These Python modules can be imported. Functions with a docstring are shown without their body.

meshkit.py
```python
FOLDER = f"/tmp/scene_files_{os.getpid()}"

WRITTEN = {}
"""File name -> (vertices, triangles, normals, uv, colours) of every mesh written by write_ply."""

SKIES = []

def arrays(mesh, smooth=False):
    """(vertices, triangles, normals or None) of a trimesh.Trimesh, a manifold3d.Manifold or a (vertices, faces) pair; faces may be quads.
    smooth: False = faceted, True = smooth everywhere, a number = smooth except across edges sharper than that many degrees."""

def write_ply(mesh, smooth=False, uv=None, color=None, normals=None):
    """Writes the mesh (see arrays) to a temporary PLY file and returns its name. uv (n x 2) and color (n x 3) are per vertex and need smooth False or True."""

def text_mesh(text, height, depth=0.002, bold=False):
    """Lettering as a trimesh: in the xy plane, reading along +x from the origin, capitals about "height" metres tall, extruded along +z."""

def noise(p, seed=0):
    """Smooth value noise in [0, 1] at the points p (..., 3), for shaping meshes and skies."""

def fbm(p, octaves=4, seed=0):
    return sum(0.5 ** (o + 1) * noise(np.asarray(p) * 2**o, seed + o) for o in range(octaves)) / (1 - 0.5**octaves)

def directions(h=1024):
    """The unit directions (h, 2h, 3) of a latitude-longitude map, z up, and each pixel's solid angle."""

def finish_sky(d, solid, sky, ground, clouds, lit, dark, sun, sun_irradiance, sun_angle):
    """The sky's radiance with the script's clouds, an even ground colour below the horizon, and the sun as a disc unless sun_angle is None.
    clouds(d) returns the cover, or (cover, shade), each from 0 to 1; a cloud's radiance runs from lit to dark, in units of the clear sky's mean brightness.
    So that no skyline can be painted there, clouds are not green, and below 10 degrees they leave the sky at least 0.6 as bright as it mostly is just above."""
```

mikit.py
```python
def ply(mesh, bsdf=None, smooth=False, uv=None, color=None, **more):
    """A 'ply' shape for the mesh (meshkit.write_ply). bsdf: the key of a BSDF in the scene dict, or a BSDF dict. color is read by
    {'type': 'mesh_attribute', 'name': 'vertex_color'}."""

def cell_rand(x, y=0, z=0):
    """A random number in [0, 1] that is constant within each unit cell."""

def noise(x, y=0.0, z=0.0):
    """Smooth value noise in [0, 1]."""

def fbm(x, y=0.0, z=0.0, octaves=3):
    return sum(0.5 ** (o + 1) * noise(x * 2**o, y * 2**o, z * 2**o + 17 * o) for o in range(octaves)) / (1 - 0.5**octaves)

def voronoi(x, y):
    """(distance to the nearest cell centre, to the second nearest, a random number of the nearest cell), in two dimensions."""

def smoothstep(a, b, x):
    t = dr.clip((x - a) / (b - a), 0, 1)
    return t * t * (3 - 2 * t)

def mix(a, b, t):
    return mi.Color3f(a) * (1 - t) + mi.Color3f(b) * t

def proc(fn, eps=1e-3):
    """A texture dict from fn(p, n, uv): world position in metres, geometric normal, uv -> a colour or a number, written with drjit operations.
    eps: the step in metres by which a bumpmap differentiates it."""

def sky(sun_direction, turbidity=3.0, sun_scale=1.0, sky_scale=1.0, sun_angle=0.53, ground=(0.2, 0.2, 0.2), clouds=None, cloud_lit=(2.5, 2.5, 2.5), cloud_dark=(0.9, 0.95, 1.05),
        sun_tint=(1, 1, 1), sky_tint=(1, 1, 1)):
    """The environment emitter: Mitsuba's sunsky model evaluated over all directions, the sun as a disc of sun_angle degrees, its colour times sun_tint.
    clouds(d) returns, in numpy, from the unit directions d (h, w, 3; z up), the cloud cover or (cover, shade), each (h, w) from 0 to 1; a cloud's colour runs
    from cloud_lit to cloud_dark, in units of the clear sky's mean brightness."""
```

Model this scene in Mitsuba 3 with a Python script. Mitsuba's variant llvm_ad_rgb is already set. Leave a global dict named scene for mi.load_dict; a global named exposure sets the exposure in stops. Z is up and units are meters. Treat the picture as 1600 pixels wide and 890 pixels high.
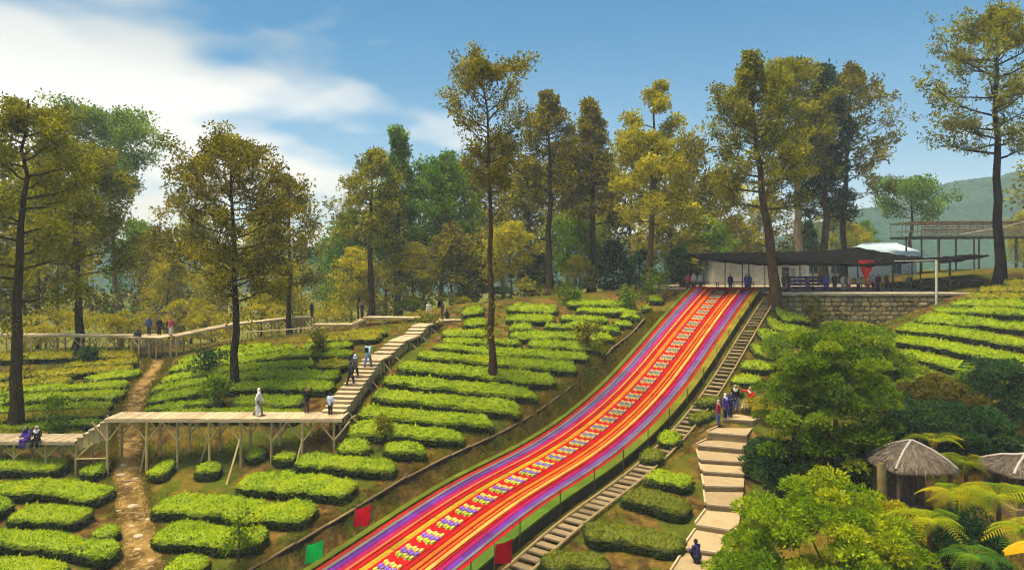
import math, numpy as np, trimesh, manifold3d as m3, mitsuba as mi, drjit as dr, mikit, meshkit
from scipy.interpolate import RBFInterpolator, CubicSpline
from scipy.ndimage import map_coordinates
T = mi.ScalarTransform4f
scene, labels = {}, {}
CAMZ, F = 12.0, 1067.0          # camera height (m); focal length in pixels of a 1600 x 890 picture, horizon at y = 400

# ---------------------------------------------------------------- camera, sky, exposure
scene['camera'] = {'type': 'perspective', 'fov': 2 * math.degrees(math.atan(800 / F)), 'fov_axis': 'x', 'near_clip': 0.5, 'far_clip': 9000.0,
                   'principal_point_offset_y': 45 / 890.0,
                   'to_world': T().look_at(origin=[0, 0, CAMZ], target=[0, 100, CAMZ], up=[0, 0, 1]),
                   'medium': {'type': 'ref', 'id': 'haze_air'}}
exposure = 2.55


def clouds(d):
    """Broken bright cloud, thick in the west (left), thinning to a milky veil in the east."""
    az, el = np.arctan2(d[..., 0], d[..., 1]), np.arcsin(np.clip(d[..., 2], -1, 1))
    q = np.stack([d[..., 0], d[..., 1] * 0.8, d[..., 2] * 1.9], -1)
    n = 1.35 * meshkit.fbm(q * [2.6, 2.6, 3.4] + [1.7, 0.4, 3.1], 5, 21) - 0.18 + 0.45 * (meshkit.fbm(q * 9 + 4, 3, 2) - 0.5)
    west = 0.5 - 0.5 * np.tanh((az + 0.25) * 2.6); up = np.clip((el - 0.205) / 0.10, 0, 1)
    low = np.exp(-np.clip(el, 0, 2) / 0.20)
    x = n + 0.16 * west + 0.14 * low - 0.13 - 0.24 * up - 0.05 * np.clip((az + 0.35) / 0.2, 0, 1)
    x = x + 0.17 * np.exp(-((az + 0.62) / 0.17) ** 2 - ((el - 0.205) / 0.06) ** 2) + 0.20 * np.exp(-((az + 0.34) / 0.15) ** 2 - ((el - 0.115) / 0.07) ** 2)
    cover = np.clip((x - 0.36) / 0.34, 0, 1); cover = cover * cover * (3 - 2 * cover)
    cover = np.maximum(cover, 0.62 * np.exp(-np.clip(el, 0, 2) / 0.13))
    shade = 0.45 * up + np.clip((meshkit.fbm(q * 3.1 + 5, 3, 5) - 0.42) * 2.2, 0, 1) * 0.5
    return cover, shade


scene['sky'] = mikit.sky([-0.26, -0.06, 0.95], turbidity=3.0, sun_scale=1.0, sky_scale=0.50, sun_angle=32.0, clouds=clouds,
                         cloud_lit=(3.6, 3.7, 3.6), cloud_dark=(1.2, 1.6, 1.8), sky_tint=(0.32, 1.03, 1.20), sun_tint=(1.0, 0.97, 0.90))
HAZE = 0.0006
scene['haze_air'] = {'type': 'homogeneous', 'albedo': {'type': 'rgb', 'value': [0.95, 0.96, 0.97]}, 'sigma_t': {'type': 'rgb', 'value': [0.85 * HAZE, 1.0 * HAZE, 1.2 * HAZE]}}

# ---------------------------------------------------------------- helpers
def numbered(key):
    if key not in used:
        used.add(key); return key
    k = 1
    while f'{key}_{k:03d}' in used: k += 1
    used.add(f'{key}_{k:03d}'); return f'{key}_{k:03d}'


used = set()


def lin(r, g, b):
    x = np.array([r, g, b]) / 255.0
    return tuple(np.where(x < 0.04045, x / 12.92, ((x + 0.055) / 1.055) ** 2.4))


def pack(rgb):
    """A colour as a uv pair that the 'paint' and 'leaf' materials read back."""
    rgb = np.clip(np.atleast_2d(rgb), 0, 1)
    return np.stack([np.floor(np.sqrt(rgb[:, 0]) * 255) + 0.02 + 0.96 * rgb[:, 1], rgb[:, 2]], 1)


def unpack(uv):
    r = dr.floor(uv.x)
    return mi.Color3f(dr.square(r / 255), dr.clip((uv.x - r - 0.02) / 0.96, 0, 1), uv.y)


def thing(name, label, cat, group=None):
    key = numbered(name)
    labels[key] = {'label': label, 'category': cat}
    if group: labels[key]['group'] = group
    return key


def obj(name, mesh, bsdf, parent=None, rgb=None, smooth=False, label=None, cat=None, group=None, kind=None, **more):
    """One entry. rgb: one colour, or one per vertex (constant over each face)."""
    key = numbered((parent + '__' if parent else '') + name)
    if rgb is not None:
        v, f, n = meshkit.arrays(mesh, smooth)
        if isinstance(smooth, (int, float)) and smooth is not True and smooth is not False:
            mesh = (v, f); smooth = True
        rgb = np.atleast_2d(rgb)
        uv = pack(rgb) if len(rgb) > 1 else np.repeat(pack(rgb), len(v), 0)
        scene[key] = mikit.ply(mesh, bsdf, smooth, uv=uv, **more)
    else:
        scene[key] = mikit.ply(mesh, bsdf, smooth, **more)
    e = {k: x for k, x in (('label', label), ('category', cat), ('group', group), ('kind', kind)) if x}
    if e: labels[key] = e
    return key


def copy(key, name, parent, M):
    k = numbered(parent + '__' + name)
    scene[k] = {**scene[key], 'to_world': M}
    return k


cat_mesh = trimesh.util.concatenate


def box(x0, x1, y0, y1, z0, z1):
    m = trimesh.creation.box((x1 - x0, y1 - y0, z1 - z0)); m.apply_translation(((x0 + x1) / 2, (y0 + y1) / 2, (z0 + z1) / 2)); return m


def bar(a, b, w, h, up=(0, 0, 1)):
    """A beam of width w and height h from a to b."""
    a, b = np.array(a, float), np.array(b, float); d = b - a; L = np.linalg.norm(d); d /= L
    s = np.cross(d, up); s /= np.linalg.norm(s); u = np.cross(s, d)
    m = trimesh.creation.box((L, w, h)); M = np.eye(4); M[:3, 0], M[:3, 1], M[:3, 2], M[:3, 3] = d, s, u, (a + b) / 2
    m.apply_transform(M); return m


def tube(P, r, sides=6, cap=True):
    P = np.asarray(P, float); r = np.broadcast_to(r, (len(P),))
    t = np.gradient(P, axis=0); t /= np.linalg.norm(t, axis=1, keepdims=True) + 1e-12
    ref = np.array([0.31, 0.95, 0.05]) if abs(t[:, 2]).mean() > 0.6 else np.array([0.02, 0.03, 1.0])
    a = np.cross(t, ref); a /= np.linalg.norm(a, axis=1, keepdims=True) + 1e-12
    b = np.cross(t, a); an = np.arange(sides) * 2 * np.pi / sides
    v = (P[:, None] + r[:, None, None] * (np.cos(an)[None, :, None] * a[:, None] + np.sin(an)[None, :, None] * b[:, None])).reshape(-1, 3)
    i, j = np.meshgrid(np.arange(len(P) - 1), np.arange(sides), indexing='ij')
    q = np.stack([i * sides + j, i * sides + (j + 1) % sides, (i + 1) * sides + (j + 1) % sides, (i + 1) * sides + j], -1).reshape(-1, 4)
    f = [q[:, [0, 2, 1]], q[:, [0, 3, 2]]]
    if cap:
        v = np.vstack([v, P[:1], P[-1:]]); n = len(P) * sides; k = np.arange(sides)
        f += [np.stack([k, (k + 1) % sides, k * 0 + n], 1), np.stack([(k + 1) % sides + n - sides, k + n - sides, k * 0 + n + 1], 1)]
    return trimesh.Trimesh(v, np.vstack(f), process=False)


def leaves(P, N, L, W, rng, up=0.0, spread=0.9, flat=None):
    """Diamond leaves (two faces, slightly folded) growing from the points P, roughly along N."""
    n = len(P); r = rng.normal(size=(n, 3))
    d = N + spread * r; d[:, 2] += up; d /= np.linalg.norm(d, axis=1, keepdims=True) + 1e-9
    s = np.cross(d, rng.normal(size=(n, 3))); s /= np.linalg.norm(s, axis=1, keepdims=True) + 1e-9
    if flat is not None:            # leaves held level, faces to the sky
        h = np.cross(d, [0, 0, 1.0]) + 0.25 * rng.normal(size=(n, 3)); h /= np.linalg.norm(h, axis=1, keepdims=True) + 1e-9
        s = np.where(flat[:, None], h, s)
    k = np.cross(s, d)
    L = np.broadcast_to(L, (n,))[:, None] * rng.uniform(0.7, 1.3, (n, 1)); W = L * W
    a = P; b = P + d * L * 0.45 + s * W / 2; c = P + d * L + k * L * 0.1; e = P + d * L * 0.45 - s * W / 2
    v = np.stack([a, b, c, e], 1).reshape(-1, 3); i = np.arange(n)[:, None] * 4
    return v, np.vstack([np.hstack([i, i + 1, i + 2]), np.hstack([i, i + 2, i + 3])])


def grad(pal, t, rng, jit=0.12):
    """Colours picked along a palette at t (0..1), jittered."""
    pal = np.array(pal, float); x = np.clip(t, 0, 0.9999) * (len(pal) - 1); i = x.astype(int); w = (x - i)[:, None]
    c = pal[i] * (1 - w) + pal[np.minimum(i + 1, len(pal) - 1)] * w
    return np.clip(c * (1 + jit * rng.normal(size=(len(t), 1))), 0.002, 0.9)


def at(px, py, d):
    return np.array([(px - 800) / F * d, d, CAMZ - (py - 400) / F * d])


# ---------------------------------------------------------------- materials
def ground_colour(p, n, uv):
    a = mikit.fbm(p.x * 0.35, p.y * 0.35, 3.0, 4); b = mikit.fbm(p.x * 2.1, p.y * 2.1, 7.0, 3); c = mikit.noise(p.x * 9, p.y * 9, 1.0)
    col = mikit.mix((0.050, 0.030, 0.010), (0.15, 0.092, 0.024), mikit.smoothstep(0.30, 0.78, b))
    col = mikit.mix(col, (0.13, 0.105, 0.012), mikit.smoothstep(0.42, 0.62, a) * 0.8)
    col = mikit.mix(col, (0.055, 0.085, 0.008), mikit.smoothstep(0.46, 0.64, mikit.fbm(p.x * 0.8 + 40, p.y * 0.8, 1.0, 3)) * 0.8)
    far = mikit.smoothstep(70, 110, p.y)
    col = mikit.mix(col, mikit.mix((0.06, 0.09, 0.014), (0.16, 0.15, 0.02), a), far)
    return col * (0.75 + 0.5 * c)


def path_colour(p, n, uv):
    b = mikit.fbm(p.x * 1.3, p.y * 1.3, 2.0, 4); c = mikit.fbm(p.x * 7, p.y * 7, 5.0, 3)
    col = mikit.mix((0.085, 0.055, 0.016), (0.25, 0.165, 0.050), mikit.smoothstep(0.25, 0.7, b))
    return mikit.mix(col, (0.36, 0.28, 0.14), mikit.smoothstep(0.60, 0.78, c) * 0.5) * (0.7 + 0.55 * c)


def bark_colour(p, n, uv):
    c = mikit.fbm(p.x * 6 + p.z * 0.3, p.y * 6, p.z * 1.6, 4)
    return unpack(uv) * (0.45 + 1.1 * c)


def bark_bump(p, n, uv): return mikit.fbm(p.x * 14, p.y * 14, p.z * 3.5, 3) * 0.05
def ground_bump(p, n, uv): return mikit.fbm(p.x * 5, p.y * 5, p.z * 5, 4) * 0.10
def paint_colour(p, n, uv):
    c = mikit.fbm(p.x * 3.1, p.y * 3.1, p.z * 3.1, 3); g = mikit.noise(p.x * 17, p.y * 17, p.z * 17)
    return unpack(uv) * (0.72 + 0.40 * c + 0.16 * g)
def plastic_colour(p, n, uv):
    c = mikit.fbm(p.x * 0.9, p.y * 0.9, p.z * 0.9, 3); g = mikit.noise(p.x * 11, p.y * 11, p.z * 11)
    return unpack(uv) * (0.62 + 0.50 * c + 0.20 * g)
def leaf_colour(p, n, uv):
    return unpack(uv) * (0.78 + 0.44 * mikit.fbm(p.x * 0.55, p.y * 0.55, p.z * 0.55, 2))
def hill_colour(p, n, uv):
    a = mikit.fbm(p.x * 0.05, p.y * 0.05, p.z * 0.05, 4)
    return mikit.mix((0.014, 0.050, 0.042), (0.035, 0.085, 0.055), a)


scene['ground_soil'] = {'type': 'twosided', 'b': {'type': 'bumpmap', 'arbitrary': mikit.proc(ground_bump, 0.02), 'scale': 1.0, 'bsdf': {'type': 'diffuse', 'reflectance': mikit.proc(ground_colour)}}}
scene['path_soil'] = {'type': 'twosided', 'b': {'type': 'bumpmap', 'arbitrary': mikit.proc(ground_bump, 0.02), 'scale': 1.0, 'bsdf': {'type': 'diffuse', 'reflectance': mikit.proc(path_colour)}}}
scene['bark'] = {'type': 'twosided', 'b': {'type': 'bumpmap', 'arbitrary': mikit.proc(bark_bump, 0.01), 'scale': 1.0, 'bsdf': {'type': 'diffuse', 'reflectance': mikit.proc(bark_colour)}}}
scene['paint'] = {'type': 'twosided', 'b': {'type': 'principled', 'base_color': mikit.proc(paint_colour), 'roughness': 0.75, 'specular': 0.25}}
scene['matte'] = {'type': 'twosided', 'b': {'type': 'diffuse', 'reflectance': mikit.proc(paint_colour)}}
scene['plastic'] = {'type': 'twosided', 'b': {'type': 'principled', 'base_color': mikit.proc(plastic_colour), 'roughness': 0.55, 'specular': 0.15}}
scene['leaf'] = {'type': 'principledthin', 'base_color': mikit.proc(leaf_colour), 'roughness': 0.7, 'diff_trans': 0.95, 'eta': 1.12}
scene['hill_forest'] = {'type': 'twosided', 'b': {'type': 'diffuse', 'reflectance': mikit.proc(hill_colour)}}

# ---------------------------------------------------------------- the slide's line, the terrain
SK = np.array([[20.73, 66.98, 8.70], [17.24, 61.55, 6.80], [13.71, 56.15, 4.66], [10.15, 50.78, 2.56], [6.51, 45.47, 1.01], [2.80, 40.21, 0.14],
               [-0.95, 34.98, -0.29], [-4.75, 29.79, -1.26], [-8.7, 24.7, -2.3], [-12.7, 19.6, -2.7]])
SLIDE = CubicSpline(np.arange(10), SK)
st = np.linspace(0, 9, 900); SC = SLIDE(st); SD = SLIDE(st, 1)[:, :2]; SD /= np.linalg.norm(SD, axis=1)[:, None]
SN = np.stack([-SD[:, 1], SD[:, 0]], 1)          # towards the right-hand edge as seen from the camera
SLEN = np.concatenate([[0], np.cumsum(np.linalg.norm(np.diff(SC, axis=0), axis=1))])


def slide_pt(s, off, dz=0.0):
    """Points at arc length s from the top, off metres right of the centre line."""
    k = np.interp(s, SLEN, st); c = SLIDE(k); t = SLIDE(k, 1)[..., :2]; t = t / np.linalg.norm(t, axis=-1, keepdims=True)
    c = np.array(c); c[..., 0] -= t[..., 1] * off; c[..., 1] += t[..., 0] * off; c[..., 2] += dz
    return c


PX = [  # (pixel x, pixel y, distance): where the ground shows in the photograph
    (920, 565, 53.5), (850, 620, 48.5), (780, 665, 44), (720, 705, 40), (650, 740, 37), (545, 800, 33), (470, 850, 30.6), (385, 890, 28.6),
    (220, 739, 39), (425, 727, 39), (522, 705, 39), (150, 745, 39), (220, 890, 29.5), (0, 890, 29.5), (0, 780, 35.5), (220, 810, 34), (0, 735, 39),
    (205, 640, 47), (20, 670, 43.5), (60, 610, 50), (235, 575, 57), (240, 556, 61), (100, 550, 62), (0, 550, 62), (365, 612, 48), (300, 640, 45), (470, 640, 43.5),
    (530, 610, 45.5), (545, 580, 48.5), (450, 560, 53), (560, 535, 57), (330, 560, 56), (470, 535, 59), (540, 518, 64), (600, 512, 64), (400, 540, 60),
    (640, 575, 48), (573, 629, 43), (545, 675, 40), (768, 595, 48), (700, 510, 62), (700, 480, 70), (800, 475, 68), (900, 465, 70), (1050, 460, 70), (1005, 505, 62.5),
    (985, 522, 60), (880, 510, 61), (780, 520, 59.5),
    (1075, 640, 46), (1130, 662, 43), (1090, 740, 37.5), (1130, 760, 36.3), (1100, 850, 31), (1090, 890, 29), (830, 890, 29.2), (942, 890, 29.4), (960, 800, 33.8), (1000, 740, 38),
    (1200, 616, 47), (1150, 590, 50), (1220, 500, 61), (1230, 555, 54), (1300, 515, 61), (1180, 700, 40.5), (1290, 770, 35), (1425, 819, 31), (1590, 790, 31), (1500, 700, 36),
    (1600, 650, 40), (1500, 610, 43), (1390, 600, 45), (1400, 560, 50), (1430, 500, 58), (1500, 465, 61.5), (1600, 440, 66), (1600, 500, 56), (1600, 570, 48), (1340, 530, 58), (1375, 513, 61), (1410, 497, 61.6), (1450, 482, 61.9), (1340, 518, 61.2)]
CT = np.array([at(*q) for q in PX] + [(9, 20, -2.2), (-15, 15, -3.4), (22, 17, -1.6), (0, 14, -3.4), (-30, 18, -3.0), (-40, 80, 1), (-20, 80, 3.6), (0, 82, 6.4), (10, 85, 7.4), (-50, 110, -3),
              (0, 110, 5), (50, 100, 9), (60, 70, 10.5), (58, 52, 8.2), (50, 30, 3.5), (-50, 60, 2.6), (-55, 40, 0.0), (-42, 25, -2.2), (30, 95, 8.2)])
rbf = RBFInterpolator(CT[:, :2], CT[:, 2], kernel='thin_plate_spline', smoothing=1.0)
fx, fy = np.arange(-55, 60.1, 0.5), np.arange(8, 110.1, 0.5)
grow = np.cumsum(1.0 * 1.28 ** np.arange(25)); grow = grow[grow < 1500]
gx = np.concatenate([-55 - grow[::-1], fx, 60 + grow]); gy = np.concatenate([8 - grow[grow < 60][::-1], fy, 110 + grow])
GX, GY = np.meshgrid(gx, gy)
CX, CY = np.clip(GX, -55, 60), np.clip(GY, 8, 110)
GZ = rbf(np.stack([CX.ravel(), CY.ravel()], 1)).reshape(GX.shape)
out = np.hypot(GX - CX, GY - CY); w = np.clip(out / 160, 0, 1); w = w * w * (3 - 2 * w)
GZ = GZ * (1 - w) + (-6.0 + 14 * (meshkit.fbm(np.stack([GX / 130, GY / 130, GX * 0], -1), 3, 4) - 0.5)) * w
near = out < 25
GZ += np.where(near, 0.22 * (meshkit.fbm(np.stack([GX * 0.7, GY * 0.7, GX * 0], -1), 3, 8) - 0.5), 0)
# cut for the slide: a bed just under it, a ditch along its left edge, the steps' bed along its right edge
D2 = (GX[..., None] - SC[::6, 0]) ** 2 + (GY[..., None] - SC[::6, 1]) ** 2; k = D2.argmin(-1) * 6
sgn = (GX - SC[k, 0]) * SN[k, 0] + (GY - SC[k, 1]) * SN[k, 1]; dst = np.sqrt(D2.min(-1)); bed = SC[k, 2]


def sstep(a, b, x):
    t = np.clip((x - a) / (b - a), 0, 1); return t * t * (3 - 2 * t)


wl = 1 - sstep(4.35, 4.8, -sgn); wr = 1 - sstep(5.0, 6.6, sgn)
inside = np.where(sgn < 0, wl, wr) * (dst < 9)
GZ = GZ * (1 - inside) + np.where(sgn < -3.3, bed - 0.30, bed - 0.55) * inside
# level ground of the terrace behind the retaining wall
TERR = 8.6
ter = (GX > 23.6) & (GX < 52) & (GY > 63.0) & (GY < 92); terb = (GY - 64.9) * 5.9 + (GX - 23.9) * 3.8 > 0
ter |= (GX > 15) & (GX <= 23.6) & terb & (GY < 92)
GZ = np.where(ter, np.where(GX > 41, np.maximum(GZ, TERR - 0.12), TERR - 0.12), GZ)


def H(x, y):
    """Height of the ground."""
    x, y = np.broadcast_arrays(np.asarray(x, float), np.asarray(y, float))
    i = np.interp(y, gy, np.arange(len(gy))); j = np.interp(x, gx, np.arange(len(gx)))
    return map_coordinates(GZ, [i.ravel(), j.ravel()], order=1).reshape(x.shape)


DS = np.concatenate([np.arange(16, 90, 0.06), np.arange(90, 220, 0.5)])


def gp(px, py, dz=0.0):
    """The first point of the surface dz above the ground that lies on the pixel's ray."""
    px, py = np.atleast_1d(np.asarray(px, float)), np.atleast_1d(np.asarray(py, float))
    X = (px[:, None] - 800) / F * DS; Z = CAMZ - (py[:, None] - 400) / F * DS
    hit = Z < H(X, np.broadcast_to(DS, X.shape)) + dz
    k = np.where(hit.any(1), hit.argmax(1), 900)
    P = np.stack([X[np.arange(len(px)), k], DS[k], Z[np.arange(len(px)), k]], 1); P[:, 2] = H(P[:, 0], P[:, 1]) + dz
    return P


def gp1(px, py, dz=0.0): return gp(px, py, dz)[0]


n0, n1 = GX.shape
ii, jj = np.meshgrid(np.arange(n0 - 1), np.arange(n1 - 1), indexing='ij'); q = ii * n1 + jj
gf = np.stack([q, q + 1, q + n1 + 1, q + n1], -1).reshape(-1, 4)
obj('ground', (np.stack([GX, GY, GZ], -1).reshape(-1, 3), gf), 'ground_soil', smooth=True, kind='structure')


def ribbon(P, w, up=0.02, n=None, wob=0.25, seed=0):
    """A strip draped over the ground along the world points P (x, y), of half width w, with uneven edges."""
    P = np.asarray(P, float)[:, :2]; s = np.concatenate([[0], np.cumsum(np.linalg.norm(np.diff(P, axis=0), axis=1))])
    u = np.arange(0, s[-1], 0.3); C = np.stack([np.interp(u, s, P[:, 0]), np.interp(u, s, P[:, 1])], 1)
    W = np.interp(u, s, np.broadcast_to(w, (len(P),)))
    t = np.gradient(C, axis=0); t /= np.linalg.norm(t, axis=1, keepdims=True); nn = np.stack([-t[:, 1], t[:, 0]], 1)
    cols = np.linspace(-1, 1, 9); V = []
    for c in cols:
        wb = 1 + wob * (meshkit.fbm(np.stack([u * 1.1, u * 0 + 9 * np.sign(c), u * 0 + seed], 1), 3, 3) - 0.5) * 2 * abs(c)
        q = C + nn * (c * W * wb)[:, None]
        V.append(np.column_stack([q, H(q[:, 0], q[:, 1]) + up - 0.05 * (abs(c) > 0.9) + 0.05 * (meshkit.fbm(np.column_stack([q * 2.2, u * 0]), 3, 6) - 0.5)]))
    V = np.stack(V, 1); a, b = len(u), len(cols); i, j = np.meshgrid(np.arange(a - 1), np.arange(b - 1), indexing='ij'); q = i * b + j
    return V.reshape(-1, 3), np.stack([q, q + b, q + b + 1, q + 1], -1).reshape(-1, 4)


PATH = gp([225, 226, 215, 205, 197, 205, 200, 212, 222, 238, 246, 246], [935, 880, 830, 780, 740, 700, 662, 632, 605, 582, 568, 560])
PW = np.array([1.1, 1.0, 0.95, 0.9, 0.9, 0.9, 0.9, 0.95, 1.1, 1.3, 1.6, 1.7])
obj('path', ribbon(PATH, PW * 0.82, 0.05), 'path_soil', smooth=True, kind='structure')

# ---------------------------------------------------------------- hills in the distance
def hill(P, depth, seed, label):
    """A forested ridge whose crest runs through the points P (x, y, z), falling away on both sides; bumpy like treetops."""
    P = np.array(P, float); s = np.concatenate([[0], np.cumsum(np.linalg.norm(np.diff(P, axis=0), axis=1))])
    u = np.linspace(0, s[-1], 220); C = np.stack([np.interp(u, s, P[:, i]) for i in range(3)], 1)
    C[:, 2] *= 1 + 0.16 * (meshkit.fbm(np.stack([u / 60, u * 0, u * 0 + seed], 1), 4, seed) - 0.5)
    v = np.linspace(-1, 1, 41); V = []
    for a in v:
        q = C.copy(); q[:, 1] += a * depth; q[:, 2] = -12 + (C[:, 2] + 12) * np.cos(a * np.pi / 2) ** 1.3
        q[:, 2] += (meshkit.fbm(q / [9, 9, 30], 3, seed) - 0.4) * 9 * (1 - abs(a)) ** 0.3
        V.append(q)
    V = np.stack(V, 1); i, j = np.meshgrid(np.arange(219), np.arange(40), indexing='ij'); q = i * 41 + j
    obj('hill', (V.reshape(-1, 3), np.stack([q, q + 41, q + 42, q + 1], -1).reshape(-1, 4)), 'hill_forest', smooth=False, kind='structure', label=label)


hill([at(1150, 398, 340), at(1260, 366, 360), at(1330, 336, 370), at(1370, 322, 380), at(1430, 306, 390), at(1490, 292, 400), at(1600, 278, 410), at(1800, 270, 420)], 150, 3, 'blue green mountain ridge rising at the right')
hill([at(-300, 362, 420), at(150, 376, 420), at(480, 391, 400), at(560, 384, 400), at(700, 372, 390), at(1250, 378, 380)], 130, 5, 'faint hazy hill low behind the trees on the left')

# ---------------------------------------------------------------- tea hedges
rng = np.random.default_rng(4)
PROF = np.array([(-0.72, 0.02), (-0.93, 0.38), (-1.0, 0.72), (-0.9, 0.93), (-0.6, 1.0), (-0.2, 1.03), (0.2, 1.03), (0.6, 1.0), (0.9, 0.93), (1.0, 0.72), (0.93, 0.38), (0.72, 0.02)])
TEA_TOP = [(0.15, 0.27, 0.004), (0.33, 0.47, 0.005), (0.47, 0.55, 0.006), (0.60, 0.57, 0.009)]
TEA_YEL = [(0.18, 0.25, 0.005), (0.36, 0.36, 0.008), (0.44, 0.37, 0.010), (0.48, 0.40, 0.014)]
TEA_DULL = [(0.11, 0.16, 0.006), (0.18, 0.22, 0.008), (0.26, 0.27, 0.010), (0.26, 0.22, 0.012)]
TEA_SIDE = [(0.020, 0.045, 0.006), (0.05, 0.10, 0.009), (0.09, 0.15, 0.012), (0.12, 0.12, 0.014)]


def hedge_line(pts, t, hh=0.62, **_):
    """The hedge's centre line on the ground and the half width it seems to have."""
    pts = np.array(pts, float); n = max(4, int(np.hypot(*(pts[-1] - pts[0])) / 6))
    u = np.linspace(0, 1, n); s = np.concatenate([[0], np.cumsum(np.linalg.norm(np.diff(pts, axis=0), axis=1))]); s /= s[-1]
    px, py = np.interp(u, s, pts[:, 0]), np.interp(u, s, pts[:, 1])
    A, B, C = gp(px, py - t / 2, hh), gp(px, py + t / 2, hh), gp(px, py, hh)
    w = np.median(np.linalg.norm((A - B)[:, :2], axis=1)) / 2
    C = C[:, :2]; stp = 0.14 if t > 17 else 0.3
    ok = np.concatenate([[True], np.linalg.norm(np.diff(C, axis=0), axis=1) < 3.0]); C = C[ok]
    s = np.concatenate([[0], np.cumsum(np.linalg.norm(np.diff(C, axis=0), axis=1))]); L = s[-1]
    C = np.stack([np.interp(np.arange(0, L, stp), s, C[:, i]) for i in (0, 1)], 1)
    so = np.hypot(C[:, None, 0] - SC[::6, 0], C[:, None, 1] - SC[::6, 1]); kk = so.argmin(1) * 6
    so = (C[:, 0] - SC[kk, 0]) * SN[kk, 0] + (C[:, 1] - SC[kk, 1]) * SN[kk, 1]
    keep = (so < (-5.2 if t > 17 else -4.95)) | (so > 5.5); C = C[keep] if keep.sum() > 3 else C
    for _ in range(10): C[1:-1] = (C[:-2] + 2 * C[1:-1] + C[2:]) / 4
    tt = np.gradient(C, axis=0); tt /= np.linalg.norm(tt, axis=1, keepdims=True)
    return C, float(w * abs(tt[:, 0]).mean()) * (1.0 if t > 17 else 1.5), stp


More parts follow.
